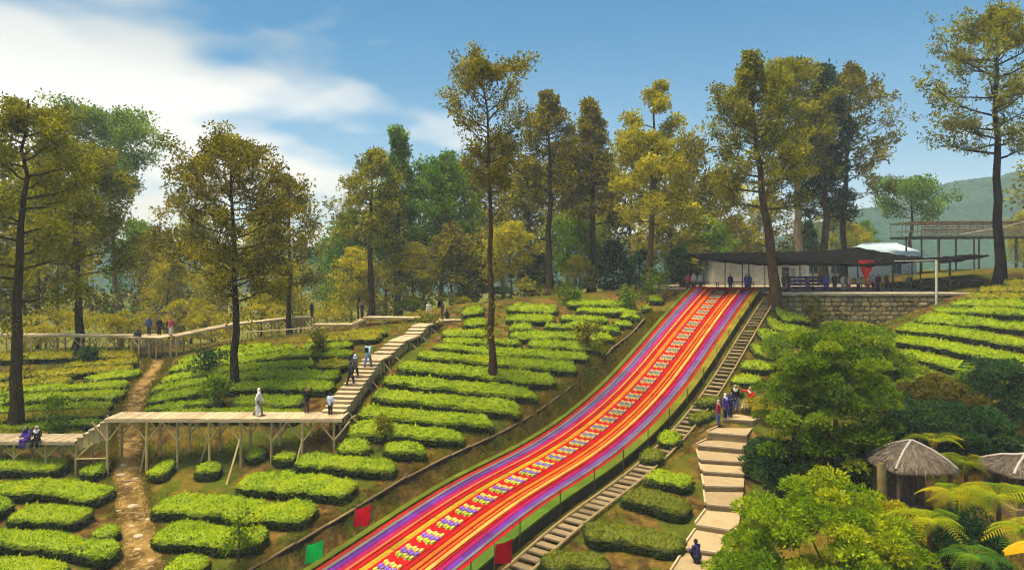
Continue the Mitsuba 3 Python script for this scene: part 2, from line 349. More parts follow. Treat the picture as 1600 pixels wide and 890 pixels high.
def hedge(label, C, w, stp, hh=0.62, top=TEA_TOP, group=None):
    d = C[:, 1].mean(); tt = np.gradient(C, axis=0); tt /= np.linalg.norm(tt, axis=1, keepdims=True); nn = np.stack([-tt[:, 1], tt[:, 0]], 1)
    m = len(C); a = np.arange(m) * stp; end = np.minimum(a, a[-1] - a); seed = rng.integers(1000)
    taper = np.sqrt(np.clip(1 - (1 - np.clip(end / 0.75, 0, 1)) ** 2.4, 0.02, 1))
    V = []
    for pu, pz in PROF:
        wv = w * (1 + 0.30 * (meshkit.fbm(np.stack([a * 0.7, a * 0 + np.sign(pu) * 5, a * 0 + seed], 1), 3, 2) - 0.5) * 2)
        q = C + nn * (pu * wv * (0.35 + 0.65 * taper))[:, None]
        z = H(C[:, 0], C[:, 1]) + (H(q[:, 0], q[:, 1]) - H(C[:, 0], C[:, 1])) * 0.8
        h = hh * (0.55 + 0.45 * taper) * (1 + 0.30 * (meshkit.fbm(np.stack([q[:, 0] * 0.9, q[:, 1] * 0.9, a * 0 + 3], 1), 3, 9) - 0.5))
        V.append(np.column_stack([q, z - 0.1 + (h + 0.1) * pz]))
    V = np.stack(V, 1); k = len(PROF); V += 0.07 * (meshkit.noise(V * 3.1, 3) - 0.5)[..., None]; V[..., 2] += (0.16 * (meshkit.noise(V * 3.4, 31) - 0.5) + 0.10 * (meshkit.noise(V * 7.5, 32) - 0.5)) * (PROF[None, :, 1] > 0.5)
    i, j = np.meshgrid(np.arange(m - 1), np.arange(k - 1), indexing='ij'); q = i * k + j
    f = np.stack([q, q + 1, q + k + 1, q + k], -1).reshape(-1, 4); f = np.vstack([f[:, [0, 1, 2]], f[:, [0, 2, 3]]])
    for r, o in ((0, 1), ((m - 1) * k, -1)):       # end caps
        f = np.vstack([f, [[r, r + x, r + x + 1][::o] for x in range(1, k - 1)]])
    V = V.reshape(-1, 3)
    root = thing('tea_hedge', label, 'tea hedge', group)
    # the leaves: a flat plucked table of young shoots, older darker leaves down the sides
    tri = V[f]; nr = np.cross(tri[:, 1] - tri[:, 0], tri[:, 2] - tri[:, 0]); ar = np.linalg.norm(nr, axis=1) / 2; nr /= 2 * ar[:, None] + 1e-9
    if nr[np.argmax(tri[:, :, 2].mean(1)), 2] < 0: nr = -nr
    size = float(np.clip(0.0031 * d, 0.088, 0.19)); cnt = int(ar.sum() * 1.25 / (size * size * 0.5))
    p = rng.choice(len(f), cnt, p=ar / ar.sum()); b1, b2 = rng.random(cnt), rng.random(cnt); fl = b1 + b2 > 1; b1[fl], b2[fl] = 1 - b1[fl], 1 - b2[fl]
    P = tri[p, 0] + (tri[p, 1] - tri[p, 0]) * b1[:, None] + (tri[p, 2] - tri[p, 0]) * b2[:, None]; N = nr[p]
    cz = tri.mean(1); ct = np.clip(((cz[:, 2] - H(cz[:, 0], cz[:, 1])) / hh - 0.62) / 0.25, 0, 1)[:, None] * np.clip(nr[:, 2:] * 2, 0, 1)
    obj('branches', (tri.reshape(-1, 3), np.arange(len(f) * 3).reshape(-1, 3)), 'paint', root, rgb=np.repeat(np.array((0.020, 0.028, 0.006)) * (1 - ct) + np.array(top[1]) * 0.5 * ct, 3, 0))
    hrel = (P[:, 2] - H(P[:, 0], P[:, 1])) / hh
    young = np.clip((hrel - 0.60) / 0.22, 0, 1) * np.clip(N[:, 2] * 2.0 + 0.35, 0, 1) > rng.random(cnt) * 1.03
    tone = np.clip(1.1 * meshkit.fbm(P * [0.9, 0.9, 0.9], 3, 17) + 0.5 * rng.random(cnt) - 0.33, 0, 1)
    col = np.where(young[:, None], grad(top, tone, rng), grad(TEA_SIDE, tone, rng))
    P = P + N * rng.uniform(-0.03, 0.035, (cnt, 1)); shoot = rng.random(cnt) < 0.03; size = np.where(shoot & young, size * 1.7, size); v, lf = leaves(P, np.where((shoot & young)[:, None], [[0, 0, 1.6]], N * np.where(young, 0.3, 0.7)[:, None]), size, 0.62, rng, up=0.12, spread=0.7, flat=young & ~shoot)
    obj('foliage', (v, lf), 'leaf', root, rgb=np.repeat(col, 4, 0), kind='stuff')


Y = dict(top=TEA_YEL)
FG = ('foreground at the lower left', 'front rows of tea at lower left')
hedges = [
    # lower left, in front of the walkway
    ('tea hedge running off the left edge just under the low bamboo walkway', [(-60, 724), (108, 721)], 18, {}),
    ('short clipped tea bush between the low walkway and the earth path', [(128, 727), (170, 727)], 17, {}),
    ('long tea hedge at far left, first full row below the low walkway', [(-70, 760), (80, 757), (168, 769)], 27, {}),
    ('end of a tea hedge cut by the left edge, second row below the low walkway', [(-70, 784), (17, 787)], 22, {}),
    ('oblong tea hedge left of the earth path with a gap at its left end', [(22, 795), (140, 801)], 32, {}),
    ('longest wide tea hedge at lower left, reaching the earth path', [(-70, 828), (80, 842), (182, 860)], 42, {}),
    ('small low tea bush squeezed against the earth path at lower left', [(150, 822), (184, 828)], 15, {}),
    ('tea hedge in the bottom left corner of the photo', [(-70, 880), (95, 896)], 34, {}),
    ('small round tea bush under the walkway right beside the earth path', [(233, 730), (270, 728)], 20, {}),
    ('small round tea bush in front of the walkway, second from the earth path', [(306, 728), (347, 728)], 18, {}),
    ('small tea bush under the walkway deck, left of a post', [(385, 702), (416, 702)], 13, {}),
    ('dark green tea bush under the walkway between two posts', [(428, 706), (463, 709)], 14, {}),
    ('tea hedge from the walkway corner down towards the slide', [(466, 712), (560, 720), (664, 731)], 21, {}),
    ('full tea hedge in the lower middle, third row up from the green flag', [(378, 746), (450, 749), (598, 764)], 29, {}),
    ('long bright tea hedge right of the path ending near the red flag', [(245, 784), (300, 782), (400, 794), (543, 798)], 32, {}),
    ('bright tea hedge right of the path with a sapling in front of it', [(252, 824), (345, 833), (458, 841)], 33, {}),
    ('tea hedge at the bottom edge just right of the earth path', [(266, 872), (388, 890)], 34, {}),
    # between the stair bridge and the slide
    ('short tea bush behind the last post of the walkway corner', [(529, 692), (583, 693)], 18, {}),
    ('short boxy tea hedge ending at the dirt bank above the ditch', [(599, 695), (688, 700)], 19, {}),
    ('tea hedge starting at the walkway corner and running to the ditch', [(546, 663), (650, 671), (748, 677)], 16, {}),
    ('tea hedge second above the walkway corner, right of the stair bridge', [(562, 638), (675, 648), (772, 654)], 16, {}),
    ('tea hedge beside the lowest steps of the stair bridge', [(582, 612), (675, 621), (820, 633)], 16, {}),
    ('long tea hedge just below the foot of the tall middle tree', [(599, 588), (700, 598), (845, 612)], 16, {}),
    ('long tea hedge level with the foot of the tall middle tree', [(622, 567), (725, 575), (870, 590)], 13, {}),
    ('tea hedge passing just above the foot of the tall middle tree', [(652, 550), (800, 563), (905, 569)], 11, {}),
    ('tea hedge beside the upper steps with a long right end', [(678, 537), (760, 545), (943, 554)], 10, {}),
    ('short tea hedge with a dark sapling standing in front of it', [(824, 533), (880, 536), (953, 538)], 8, {}),
    ('tea hedge left half, behind the tall middle tree trunk', [(690, 529), (818, 532)], 7, {}),
    ('tea hedge crossing behind the dark sapling near the ditch', [(795, 521), (880, 521), (970, 525)], 8, {}),
    ('short tea row right of the upper bamboo platform', [(690, 517), (766, 518)], 7, {}),
    ('short tea hedge in the upper field with a dark gap at its left end', [(850, 506), (913, 508)], 7, {}),
    ('tea hedge curving down to the slide in the upper field', [(890, 502), (970, 513)], 7, {}),
    ('short tea hedge left of a dark gap in the upper field', [(796, 508), (837, 508)], 7, {}),
    ('tea hedge whose right end nearly touches the upper slide', [(957, 502), (1003, 505)], 8, {}),
    ('thin tea hedge in the upper field under a small bush', [(875, 494), (955, 496)], 6, {}),
    ('thin tea hedge by the upper slide under two saplings', [(970, 490), (1013, 494)], 6, {}),
    ('thin tea hedge in the upper field right of the tall tree trunk', [(790, 494), (870, 495)], 6, {}),
    ('tea hedge on the crest right of the tall tree trunk', [(795, 478), (872, 480)], 7, {}),
    ('tea hedge on the crest below the round sapling', [(885, 470), (992, 473)], 7, {}),
    ('second tea hedge on the crest below the round sapling', [(900, 482), (1003, 484)], 7, {}),
    ('tea hedge on the crest beside the slide top', [(1003, 478), (1040, 476)], 7, {}),
    ('farthest tea hedge on the crest beside the slide top', [(1012, 465), (1052, 463)], 6, {}),
    ('tea hedge on the crest between the platform and the tall tree', [(722, 484), (760, 481)], 7, {}),
    ('tea hedge right of the platform end near the tall trunk', [(726, 500), (764, 501)], 7, {}),
    # between the earth path and the stair bridge
    ('tea hedge just behind the long walkway deck', [(240, 645), (350, 641), (470, 643)], 9, {}),
    ('tea hedge behind the two walkers at the walkway corner', [(362, 621), (450, 621), (474, 623)], 13, {}),
    ('tea hedge with its left tip at the earth path, second behind the deck', [(226, 636), (320, 625), (352, 622)], 10, {}),
    ('tea hedge meeting the lowest steps, just right of the dark trunk', [(232, 620), (320, 605), (375, 600), (450, 596), (522, 601)], 10, {}),
    ('tea hedge in the middle field, fourth behind the deck', [(237, 605), (320, 592), (375, 585), (450, 580), (528, 583)], 10, {}),
    ('curved tea hedge in the middle field, fifth behind the deck', [(252, 589), (312, 580), (375, 572), (450, 565), (490, 566)], 9, {}),
    ('short yellowish tea hedge by the middle steps of the stair bridge', [(499, 565), (548, 565)], 8, Y),
    ('curved tea hedge in the middle field, sixth behind the deck', [(266, 574), (312, 567), (375, 560), (415, 555), (475, 547), (550, 549)], 8, {}),
    ('curved tea hedge in the middle field, seventh behind the deck', [(286, 559), (340, 554), (375, 551), (425, 543), (465, 540)], 7, {}),
    ('short tea hedge behind the dark trunk in the middle field', [(333, 546), (355, 541), (425, 539)], 7, {}),
    ('tea hedge in the middle field leading to the upper steps', [(472, 538), (550, 535)], 7, {}),
    ('yellowish tea hedge below the middle stretch of far walkway', [(476, 529), (520, 525), (598, 522)], 6, Y),
    ('farthest tea hedge left of the upper steps', [(538, 517), (604, 516)], 5, Y),
    # left field beyond the low walkway
    ('yellow tea hedge farthest back in the left field', [(-40, 556), (105, 552), (160, 551), (218, 549)], 7, Y),
    ('yellow tea hedge second from the back of the left field', [(100, 569), (160, 564), (220, 561)], 7, Y),
    ('yellow tea hedge third from the back of the left field', [(-40, 588), (55, 582), (107, 578), (150, 574), (210, 571)], 7, Y),
    ('short faded tea hedge in the middle of the left field', [(-40, 604), (55, 593), (118, 590)], 8, Y),
    ('tea hedge with a raised right end beside the upper path', [(134, 590), (175, 582), (213, 581)], 8, {}),
    ('tea hedge crossing the left field behind the round sapling', [(-40, 614), (45, 606), (107, 602), (160, 598), (203, 597)], 8, {}),
    ('tea hedge ending where the path steps begin in the left field', [(-40, 624), (40, 620), (107, 616), (160, 612), (194, 612)], 9, {}),
    ('tea hedge behind the sapling, third row beyond the low walkway steps', [(-40, 641), (75, 633), (112, 630), (178, 629)], 8, {}),
    ('tea hedge level with the round sapling crown in the left field', [(-40, 654), (67, 645), (117, 642), (175, 641)], 9, Y),
    ('tea hedge nearest but one to the low walkway', [(-40, 668), (70, 662), (112, 657), (168, 655)], 9, {}),
    ('yellow tea hedge directly behind the low walkway', [(-40, 676), (75, 677), (136, 673)], 8, Y),
    # right of the slide
    ('dull olive tea hedge at the bottom edge right of the slide steps', [(826, 880), (880, 868), (955, 876)], 30, dict(top=TEA_DULL)),
    ('dull tea hedge with a bright left end, second up from the bottom edge', [(893, 818), (972, 829), (1072, 845)], 27, dict(top=TEA_DULL)),
    ('half bright half dull tea hedge, third up from the bottom edge', [(957, 763), (1018, 776), (1081, 792)], 27, dict(top=TEA_DULL)),
    ('bright tea hedge left of the stepped path where it bends', [(981, 732), (1033, 741), (1085, 750)], 20, {}),
    ('boxy tea bush in the strip between slide and stepped path', [(1000, 707), (1038, 706)], 18, dict(top=TEA_DULL)),
    ('square tea bush near the stepped path with a dark right face', [(1027, 679), (1066, 678)], 15, {}),
    ('dark tea bush just left of the walkers on the stepped path', [(1077, 645), (1112, 644)], 12, dict(top=TEA_DULL)),
    ('tea bush behind the walkers on the stepped path', [(1087, 622), (1128, 622)], 9, dict(top=TEA_DULL)),
    ('tea hedge just above the walkers, ending near the person in red', [(1098, 605), (1162, 608)], 11, dict(top=TEA_DULL)),
    ('tea hedge pointing at the pair sitting by the bushes', [(1120, 585), (1196, 591)], 11, {}),
    ('tea hedge fourth below the tall leaning tree', [(1152, 565), (1216, 570)], 9, {}),
    ('bright tea hedge third below the tall leaning tree', [(1163, 541), (1228, 548)], 11, {}),
    ('tea hedge second below the tall leaning tree', [(1186, 519), (1255, 528)], 9, {}),
    ('bright tea hedge directly below the tall leaning tree', [(1202, 504), (1276, 517)], 10, {}),
    ('thin tea hedge at the foot of the stone wall', [(1217, 490), (1260, 494)], 6, {}),
    ('yellow green tea bush at the foot of the stone wall', [(1285, 508), (1350, 504)], 10, Y),
    # hillside on the right
    ('topmost tea hedge on the right hillside beside the black trunk', [(1574, 441), (1660, 436)], 6, Y),
    ('tea hedge on the right hillside, second from its top', [(1530, 451), (1600, 449), (1670, 449)], 6, Y),
    ('tea hedge on the right hillside, third from its top', [(1510, 460), (1600, 460), (1670, 461)], 6, Y),
    ('tea hedge on the right hillside, fourth from its top', [(1484, 471), (1560, 471), (1670, 474)], 8, {}),
    ('tea hedge on the right hillside, fifth from its top', [(1458, 482), (1550, 482), (1670, 490)], 9, {}),
    ('tea hedge on the right hillside, sixth from its top', [(1435, 494), (1510, 497), (1600, 508), (1670, 517)], 12, {}),
    ('tea hedge on the right hillside, seventh from its top', [(1408, 507), (1500, 515), (1600, 533), (1670, 546)], 14, {}),
    ('tea hedge on the right hillside that starts yellow at the wall end', [(1365, 523), (1430, 529), (1500, 541), (1600, 561), (1670, 574)], 15, {}),
    ('second lowest tea hedge on the right hillside', [(1404, 546), (1460, 557), (1526, 577)], 16, {}),
    ('lowest full tea hedge on the right hillside above the bushes', [(1386, 574), (1440, 588), (1500, 601)], 15, {}),
    ('stub of tea hedge among bushes below the right hillside', [(1392, 600), (1438, 618)], 14, {}),
]
lines = [hedge_line(pts, t, **more) for _, pts, t, more in hedges]
HC = np.vstack([c[0] for c in lines])
for k, (lab, pts, t, more) in enumerate(hedges):
    C, w, stp = lines[k]; gap = 9.0      # a walking gap stays free between neighbouring rows
    for m, o in enumerate(lines):
        if m != k and np.hypot(*(o[0].mean(0) - C.mean(0))) < 22:
            dd = np.hypot(C[:, None, 0] - o[0][None, :, 0], C[:, None, 1] - o[0][None, :, 1]).min(1); dd = dd[dd < 3.6]
            if len(dd) > 0.25 * len(C): gap = min(gap, float(np.median(dd)))
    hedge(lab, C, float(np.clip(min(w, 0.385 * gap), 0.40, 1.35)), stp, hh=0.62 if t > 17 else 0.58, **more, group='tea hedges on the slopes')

# ---------------------------------------------------------------- retaining wall, terrace
root = thing('stone_wall', 'rough stone retaining wall under the edge of the terrace', 'wall')
rr = np.random.default_rng(7); xs, zrow, stones = 23.9, 0, 0
obj('core', box(23.95, 47.0, 62.78, 63.1, 3.2, TERR - 0.16), 'paint', root, rgb=(0.10, 0.07, 0.03))
z = 4.6
STONE = []
while z < TERR - 0.28:
    hrow = rr.uniform(0.32, 0.46); x = 23.95 + rr.uniform(0, 0.2)
    while x < 46.5:
        wd = rr.uniform(0.4, 0.85)
        if z + hrow > H(x, 62.3) - 0.1:
            m = trimesh.creation.box((wd - 0.05, 0.34, min(hrow, TERR - 0.2 - z) - 0.045)); m.vertices *= 1; m = m.subdivide()
            v = m.vertices; v[:] *= np.clip(1.12 - 0.16 * np.abs(v / (np.abs(v).max(0) + 1e-9)).sum(1, keepdims=True) / 1.6, 0.8, 1.1); v += rr.normal(size=v.shape) * 0.022
            m.apply_translation((x + wd / 2, 62.76 + rr.uniform(-0.05, 0.03), z + hrow / 2)); STONE.append((wd * hrow, m))
        x += wd
    z += hrow
STONE.sort(key=lambda a: -a[0])
pal = np.array([(0.42, 0.31, 0.11), (0.34, 0.24, 0.08), (0.22, 0.16, 0.06), (0.48, 0.38, 0.17), (0.28, 0.23, 0.09)])
for i, (_, m) in enumerate(STONE[:300]): obj('stone', m, 'paint', root, rgb=pal[rr.integers(5)] * rr.uniform(0.7, 1.15))
if STONE[300:]: obj('stones', cat_mesh([m for _, m in STONE[300:]]), 'paint', root, rgb=(0.27, 0.20, 0.09), kind='stuff')
obj('coping', cat_mesh([box(x, min(x + 2.3, 47), 62.5, 63.25, TERR - 0.155, TERR + 0.03) for x in np.arange(23.85, 47, 2.32)]), 'paint', root, rgb=(0.42, 0.36, 0.25))
obj('terrace_floor', cat_mesh([box(23.86, 47, 63.27, 92, TERR - 0.1, TERR), box(15.5, 23.84, 70.6, 92, TERR - 0.1, TERR - 0.004)]), 'paint', rgb=(0.30, 0.24, 0.15), kind='structure', label='worn concrete floor of the terrace')

# ---------------------------------------------------------------- the rainbow slide
root = thing('rainbow_slide', 'long rainbow striped plastic slide running down the hill', 'slide')
GRN, RED, BRN, GRY, VIO, MAG, PKO, OLV, ORG, CRM = ((0.09, 0.12, 0.005), (0.36, 0.003, 0.002), (0.26, 0.014, 0.003), (0.14, 0.12, 0.14), (0.10, 0.016, 0.24), (0.28, 0.005, 0.075),
                                                    (0.72, 0.11, 0.04), (0.36, 0.20, 0.006), (0.66, 0.13, 0.004), (0.74, 0.29, 0.05))
STR = [('edge_strip', 0.0, 0.055, GRN, GRN, 0.10), ('lane_strip', 0.055, 0.10, BRN, RED, 0.0), ('lane_strip', 0.10, 0.135, GRY, GRY, 0.03), ('lane_strip', 0.135, 0.18, VIO, (0.12, 0.08, 0.23), 0.0),
       ('lane_strip', 0.18, 0.225, MAG, (0.34, 0.015, 0.11), 0.0), ('lane_strip', 0.225, 0.245, RED, RED, 0.02), ('divider_strip', 0.245, 0.270, PKO, CRM, 0.08), ('lane_strip', 0.27, 0.31, RED, RED, 0.02), ('lane_strip', 0.31, 0.365, OLV, ORG, 0.0),
       ('lane_strip', 0.365, 0.405, RED, RED, 0.02), ('ladder_strip', 0.405, 0.555, RED, RED, 0.03), ('lane_strip', 0.555, 0.60, RED, RED, 0.02), ('lane_strip', 0.60, 0.638, ORG, ORG, 0.0), ('lane_strip', 0.638, 0.652, RED, BRN, 0.01),
       ('lane_strip', 0.652, 0.675, ORG, ORG, 0.0), ('lane_strip', 0.675, 0.70, RED, RED, 0.02), ('divider_strip', 0.70, 0.735, CRM, CRM, 0.08), ('lane_strip', 0.735, 0.755, RED, RED, 0.02), ('lane_strip', 0.755, 0.795, MAG, MAG, 0.0),
       ('lane_strip', 0.795, 0.84, VIO, (0.15, 0.035, 0.24), 0.0), ('lane_strip', 0.84, 0.87, GRY, GRY, 0.03), ('lane_strip', 0.87, 0.915, RED, BRN, 0.0), ('edge_strip', 0.915, 1.0, (0.06, 0.12, 0.005), (0.20, 0.16, 0.005), 0.10)]
S1 = SLEN[-1] - 0.5; ss = np.arange(0, S1, 0.5); rs = np.random.default_rng(11)
for name, a, b, c0, c1, up in STR:
    o0, o1 = -3.5 + 7 * a, -3.5 + 7 * b; e = 0.012
    prof = [(o0 + e, -0.30 if name == 'edge_strip' else -0.04), (o0 + e, up - 0.012), (o0 + e + 0.03, up), ((o0 + o1) / 2, up + 0.014), (o1 - e - 0.03, up), (o1 - e, up - 0.012), (o1 - e, -0.30 if name == 'edge_strip' else -0.04)]
    R = np.stack([slide_pt(ss, np.full(len(ss), o), dz) for o, dz in prof], 1)          # rings
    V, Fc, Cc = [], [], []
    for k in range(len(prof) - 1):
        quad = np.stack([R[:-1, k], R[:-1, k + 1], R[1:, k + 1], R[1:, k]], 1); n = len(quad)
        V.append(quad.reshape(-1, 3)); i = np.arange(n)[:, None] * 4 + sum(len(x) for x in V[:-1]); Fc.append(np.hstack([i, i + 1, i + 2, i + 3]))
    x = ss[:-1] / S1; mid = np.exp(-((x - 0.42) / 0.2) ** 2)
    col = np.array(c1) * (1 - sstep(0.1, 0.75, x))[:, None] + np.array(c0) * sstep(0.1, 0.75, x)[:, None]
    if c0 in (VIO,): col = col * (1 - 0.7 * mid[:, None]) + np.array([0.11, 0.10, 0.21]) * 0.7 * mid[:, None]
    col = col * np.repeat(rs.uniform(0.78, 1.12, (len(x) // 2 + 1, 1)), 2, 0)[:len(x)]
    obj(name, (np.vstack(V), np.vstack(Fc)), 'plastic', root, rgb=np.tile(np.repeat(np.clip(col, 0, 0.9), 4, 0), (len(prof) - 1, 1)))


def nubs(s0, ln, o0, o1, n):
    """One row of the ladder pattern: n rounded plastic knobs in a row, staggered."""
    out = []
    for k in range(n):
        a, b = o0 + (o1 - o0) * k / n, o0 + (o1 - o0) * (k + 1) / n; sh = 0.09 * (k % 2)
        q = np.array([(s0 + sh + ln * u, a + (b - a) * v, z) for z, g in ((0.0, 0.0), (0.085, 0.12)) for u, v in ((g, 0.25), (g, 0.75), (0.5, 1 - g * 0.4), (1 - g, 0.75), (1 - g, 0.25), (0.5, g * 0.4))])
        P = slide_pt(q[:, 0], q[:, 1], 0.03); P[:, 2] += q[:, 2]
        out.append(trimesh.Trimesh(P, [[6, 7, 8], [6, 8, 9], [6, 9, 10], [6, 10, 11]] + [x for i in range(6) for x in ([i, (i + 1) % 6, 6 + (i + 1) % 6], [i, 6 + (i + 1) % 6, 6 + i])], process=False))
    return cat_mesh(out)


k = 0
for s0 in np.arange(0.5, S1 - 1.2, 1.36):
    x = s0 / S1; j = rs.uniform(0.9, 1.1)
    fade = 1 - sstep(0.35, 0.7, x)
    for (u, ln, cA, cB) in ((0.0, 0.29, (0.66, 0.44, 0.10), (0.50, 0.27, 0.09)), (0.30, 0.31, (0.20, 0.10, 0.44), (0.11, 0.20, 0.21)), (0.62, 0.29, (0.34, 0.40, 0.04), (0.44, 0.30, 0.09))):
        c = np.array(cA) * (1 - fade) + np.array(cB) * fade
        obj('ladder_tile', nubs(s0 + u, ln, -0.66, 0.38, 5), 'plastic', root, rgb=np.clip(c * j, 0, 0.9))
for s0 in np.arange(1.0, S1, 3.0): obj('seam', tube(np.array([slide_pt(np.array([s0]), np.array([o]), 0.028)[0] for o in np.linspace(-3.2, -0.72, 6)]), 0.010, 4), 'paint', root, rgb=(0.20, 0.02, 0.010)); obj('seam', tube(np.array([slide_pt(np.array([s0]), np.array([o]), 0.028)[0] for o in np.linspace(0.42, 3.0, 6)]), 0.010, 4), 'paint', root, rgb=(0.20, 0.02, 0.010))
sk = [slide_pt(ss, np.full(len(ss), o), dz) for o, dz in ((3.46, -0.02), (3.46, -1.1))]
V = np.stack(sk, 1); i = np.arange(len(ss) - 1) * 2
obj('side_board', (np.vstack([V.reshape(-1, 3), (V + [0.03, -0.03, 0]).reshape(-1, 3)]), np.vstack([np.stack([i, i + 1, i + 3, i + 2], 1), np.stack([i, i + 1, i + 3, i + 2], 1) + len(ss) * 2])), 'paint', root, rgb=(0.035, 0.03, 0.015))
# start beam across the top
a, b = slide_pt(np.array([0.0, 0.0]), np.array([-3.4, 3.4]), 0.10)
obj('start_beam', bar(a + [0.3, 0.5, 0], b + [0.3, 0.5, 0], 0.5, 0.22), 'plastic', root, rgb=RED)

# steps along the slide's right edge
root = thing('slide_steps', 'narrow wooden stair with pale rails climbing along the right edge of the slide', 'stairs')
sx = np.arange(0.8, S1 - 3, 0.62)
for k, s in enumerate(sx):
    a, b = slide_pt(np.array([s, s]), np.array([4.12, 5.02]), -0.42)
    d = slide_pt(np.array([s + 0.42]), np.array([4.12]), -0.42)[0] - a; d[2] = 0
    v = np.array([a, b, b + d, a + d]); v[:, 2] = a[2] + 0.02 * ((k * 7) % 3); V = np.vstack([v, v - [0, 0, 0.09]])
    if rs.random() < 0.97: obj('tread', trimesh.Trimesh(V, [[0, 1, 2], [0, 2, 3], [4, 6, 5], [4, 7, 6]] + [x for i in range(4) for x in ([i, i + 4, (i + 1) % 4], [(i + 1) % 4, i + 4, (i + 1) % 4 + 4])], process=False), 'paint', root, rgb=np.array((0.22, 0.165, 0.085)) * rs.uniform(0.6, 1.15))
for o in (4.02, 5.12):
    P = slide_pt(np.arange(0, S1 - 2, 1.0), np.full(len(np.arange(0, S1 - 2, 1.0)), o), -0.36)
    obj('rail', tube(P, 0.065, 6), 'paint', root, rgb=(0.28, 0.21, 0.09))

# ---------------------------------------------------------------- trees
from scipy.spatial import cKDTree
OLIVE = [(0.085, 0.095, 0.006), (0.171, 0.181, 0.008), (0.317, 0.311, 0.01), (0.488, 0.439, 0.014)]
BROWN = [(0.073, 0.066, 0.01), (0.159, 0.146, 0.011), (0.281, 0.25, 0.013), (0.427, 0.372, 0.016)]
LIME = [(0.171, 0.183, 0.006), (0.342, 0.329, 0.007), (0.512, 0.464, 0.009), (0.659, 0.561, 0.012)]
GREEN = [(0.043, 0.116, 0.01), (0.091, 0.207, 0.012), (0.171, 0.305, 0.014), (0.293, 0.39, 0.016)]
DARK = [(0.014, 0.046, 0.016), (0.026, 0.075, 0.022), (0.048, 0.11, 0.026), (0.085, 0.15, 0.024)]
BUSH = [(0.035, 0.085, 0.006), (0.1, 0.18, 0.008), (0.2, 0.3, 0.009), (0.36, 0.4, 0.011)]
BRIGHT = [(0.08, 0.18, 0.006), (0.19, 0.31, 0.007), (0.33, 0.43, 0.009), (0.48, 0.48, 0.012)]
GOLD = [(0.2, 0.19, 0.008), (0.33, 0.31, 0.01), (0.44, 0.4, 0.012), (0.52, 0.45, 0.016)]
BARK = (0.060, 0.040, 0.018)
SHAPES = {  # crown radius along the crown's height, 0 bottom to 1 top
    'egg': ([0, 0.2, 0.45, 0.75, 0.92, 1], [0.55, 0.9, 1.0, 0.72, 0.40, 0.12]), 'cone': ([0, 0.1, 0.5, 0.85, 1], [0.85, 1.0, 0.7, 0.34, 0.08]),
    'dome': ([0, 0.25, 0.6, 0.86, 0.96, 1], [0.72, 0.95, 1.0, 0.78, 0.5, 0.2]), 'umbrella': ([0, 0.4, 0.75, 0.93, 1], [0.25, 0.55, 1.0, 0.85, 0.35]), 'column': ([0, 0.15, 0.8, 1], [0.6, 1, 0.8, 0.15]),
    'top': ([0, 0.35, 0.6, 0.8, 0.93, 1], [0.28, 0.5, 1.0, 0.85, 0.42, 0.12])}


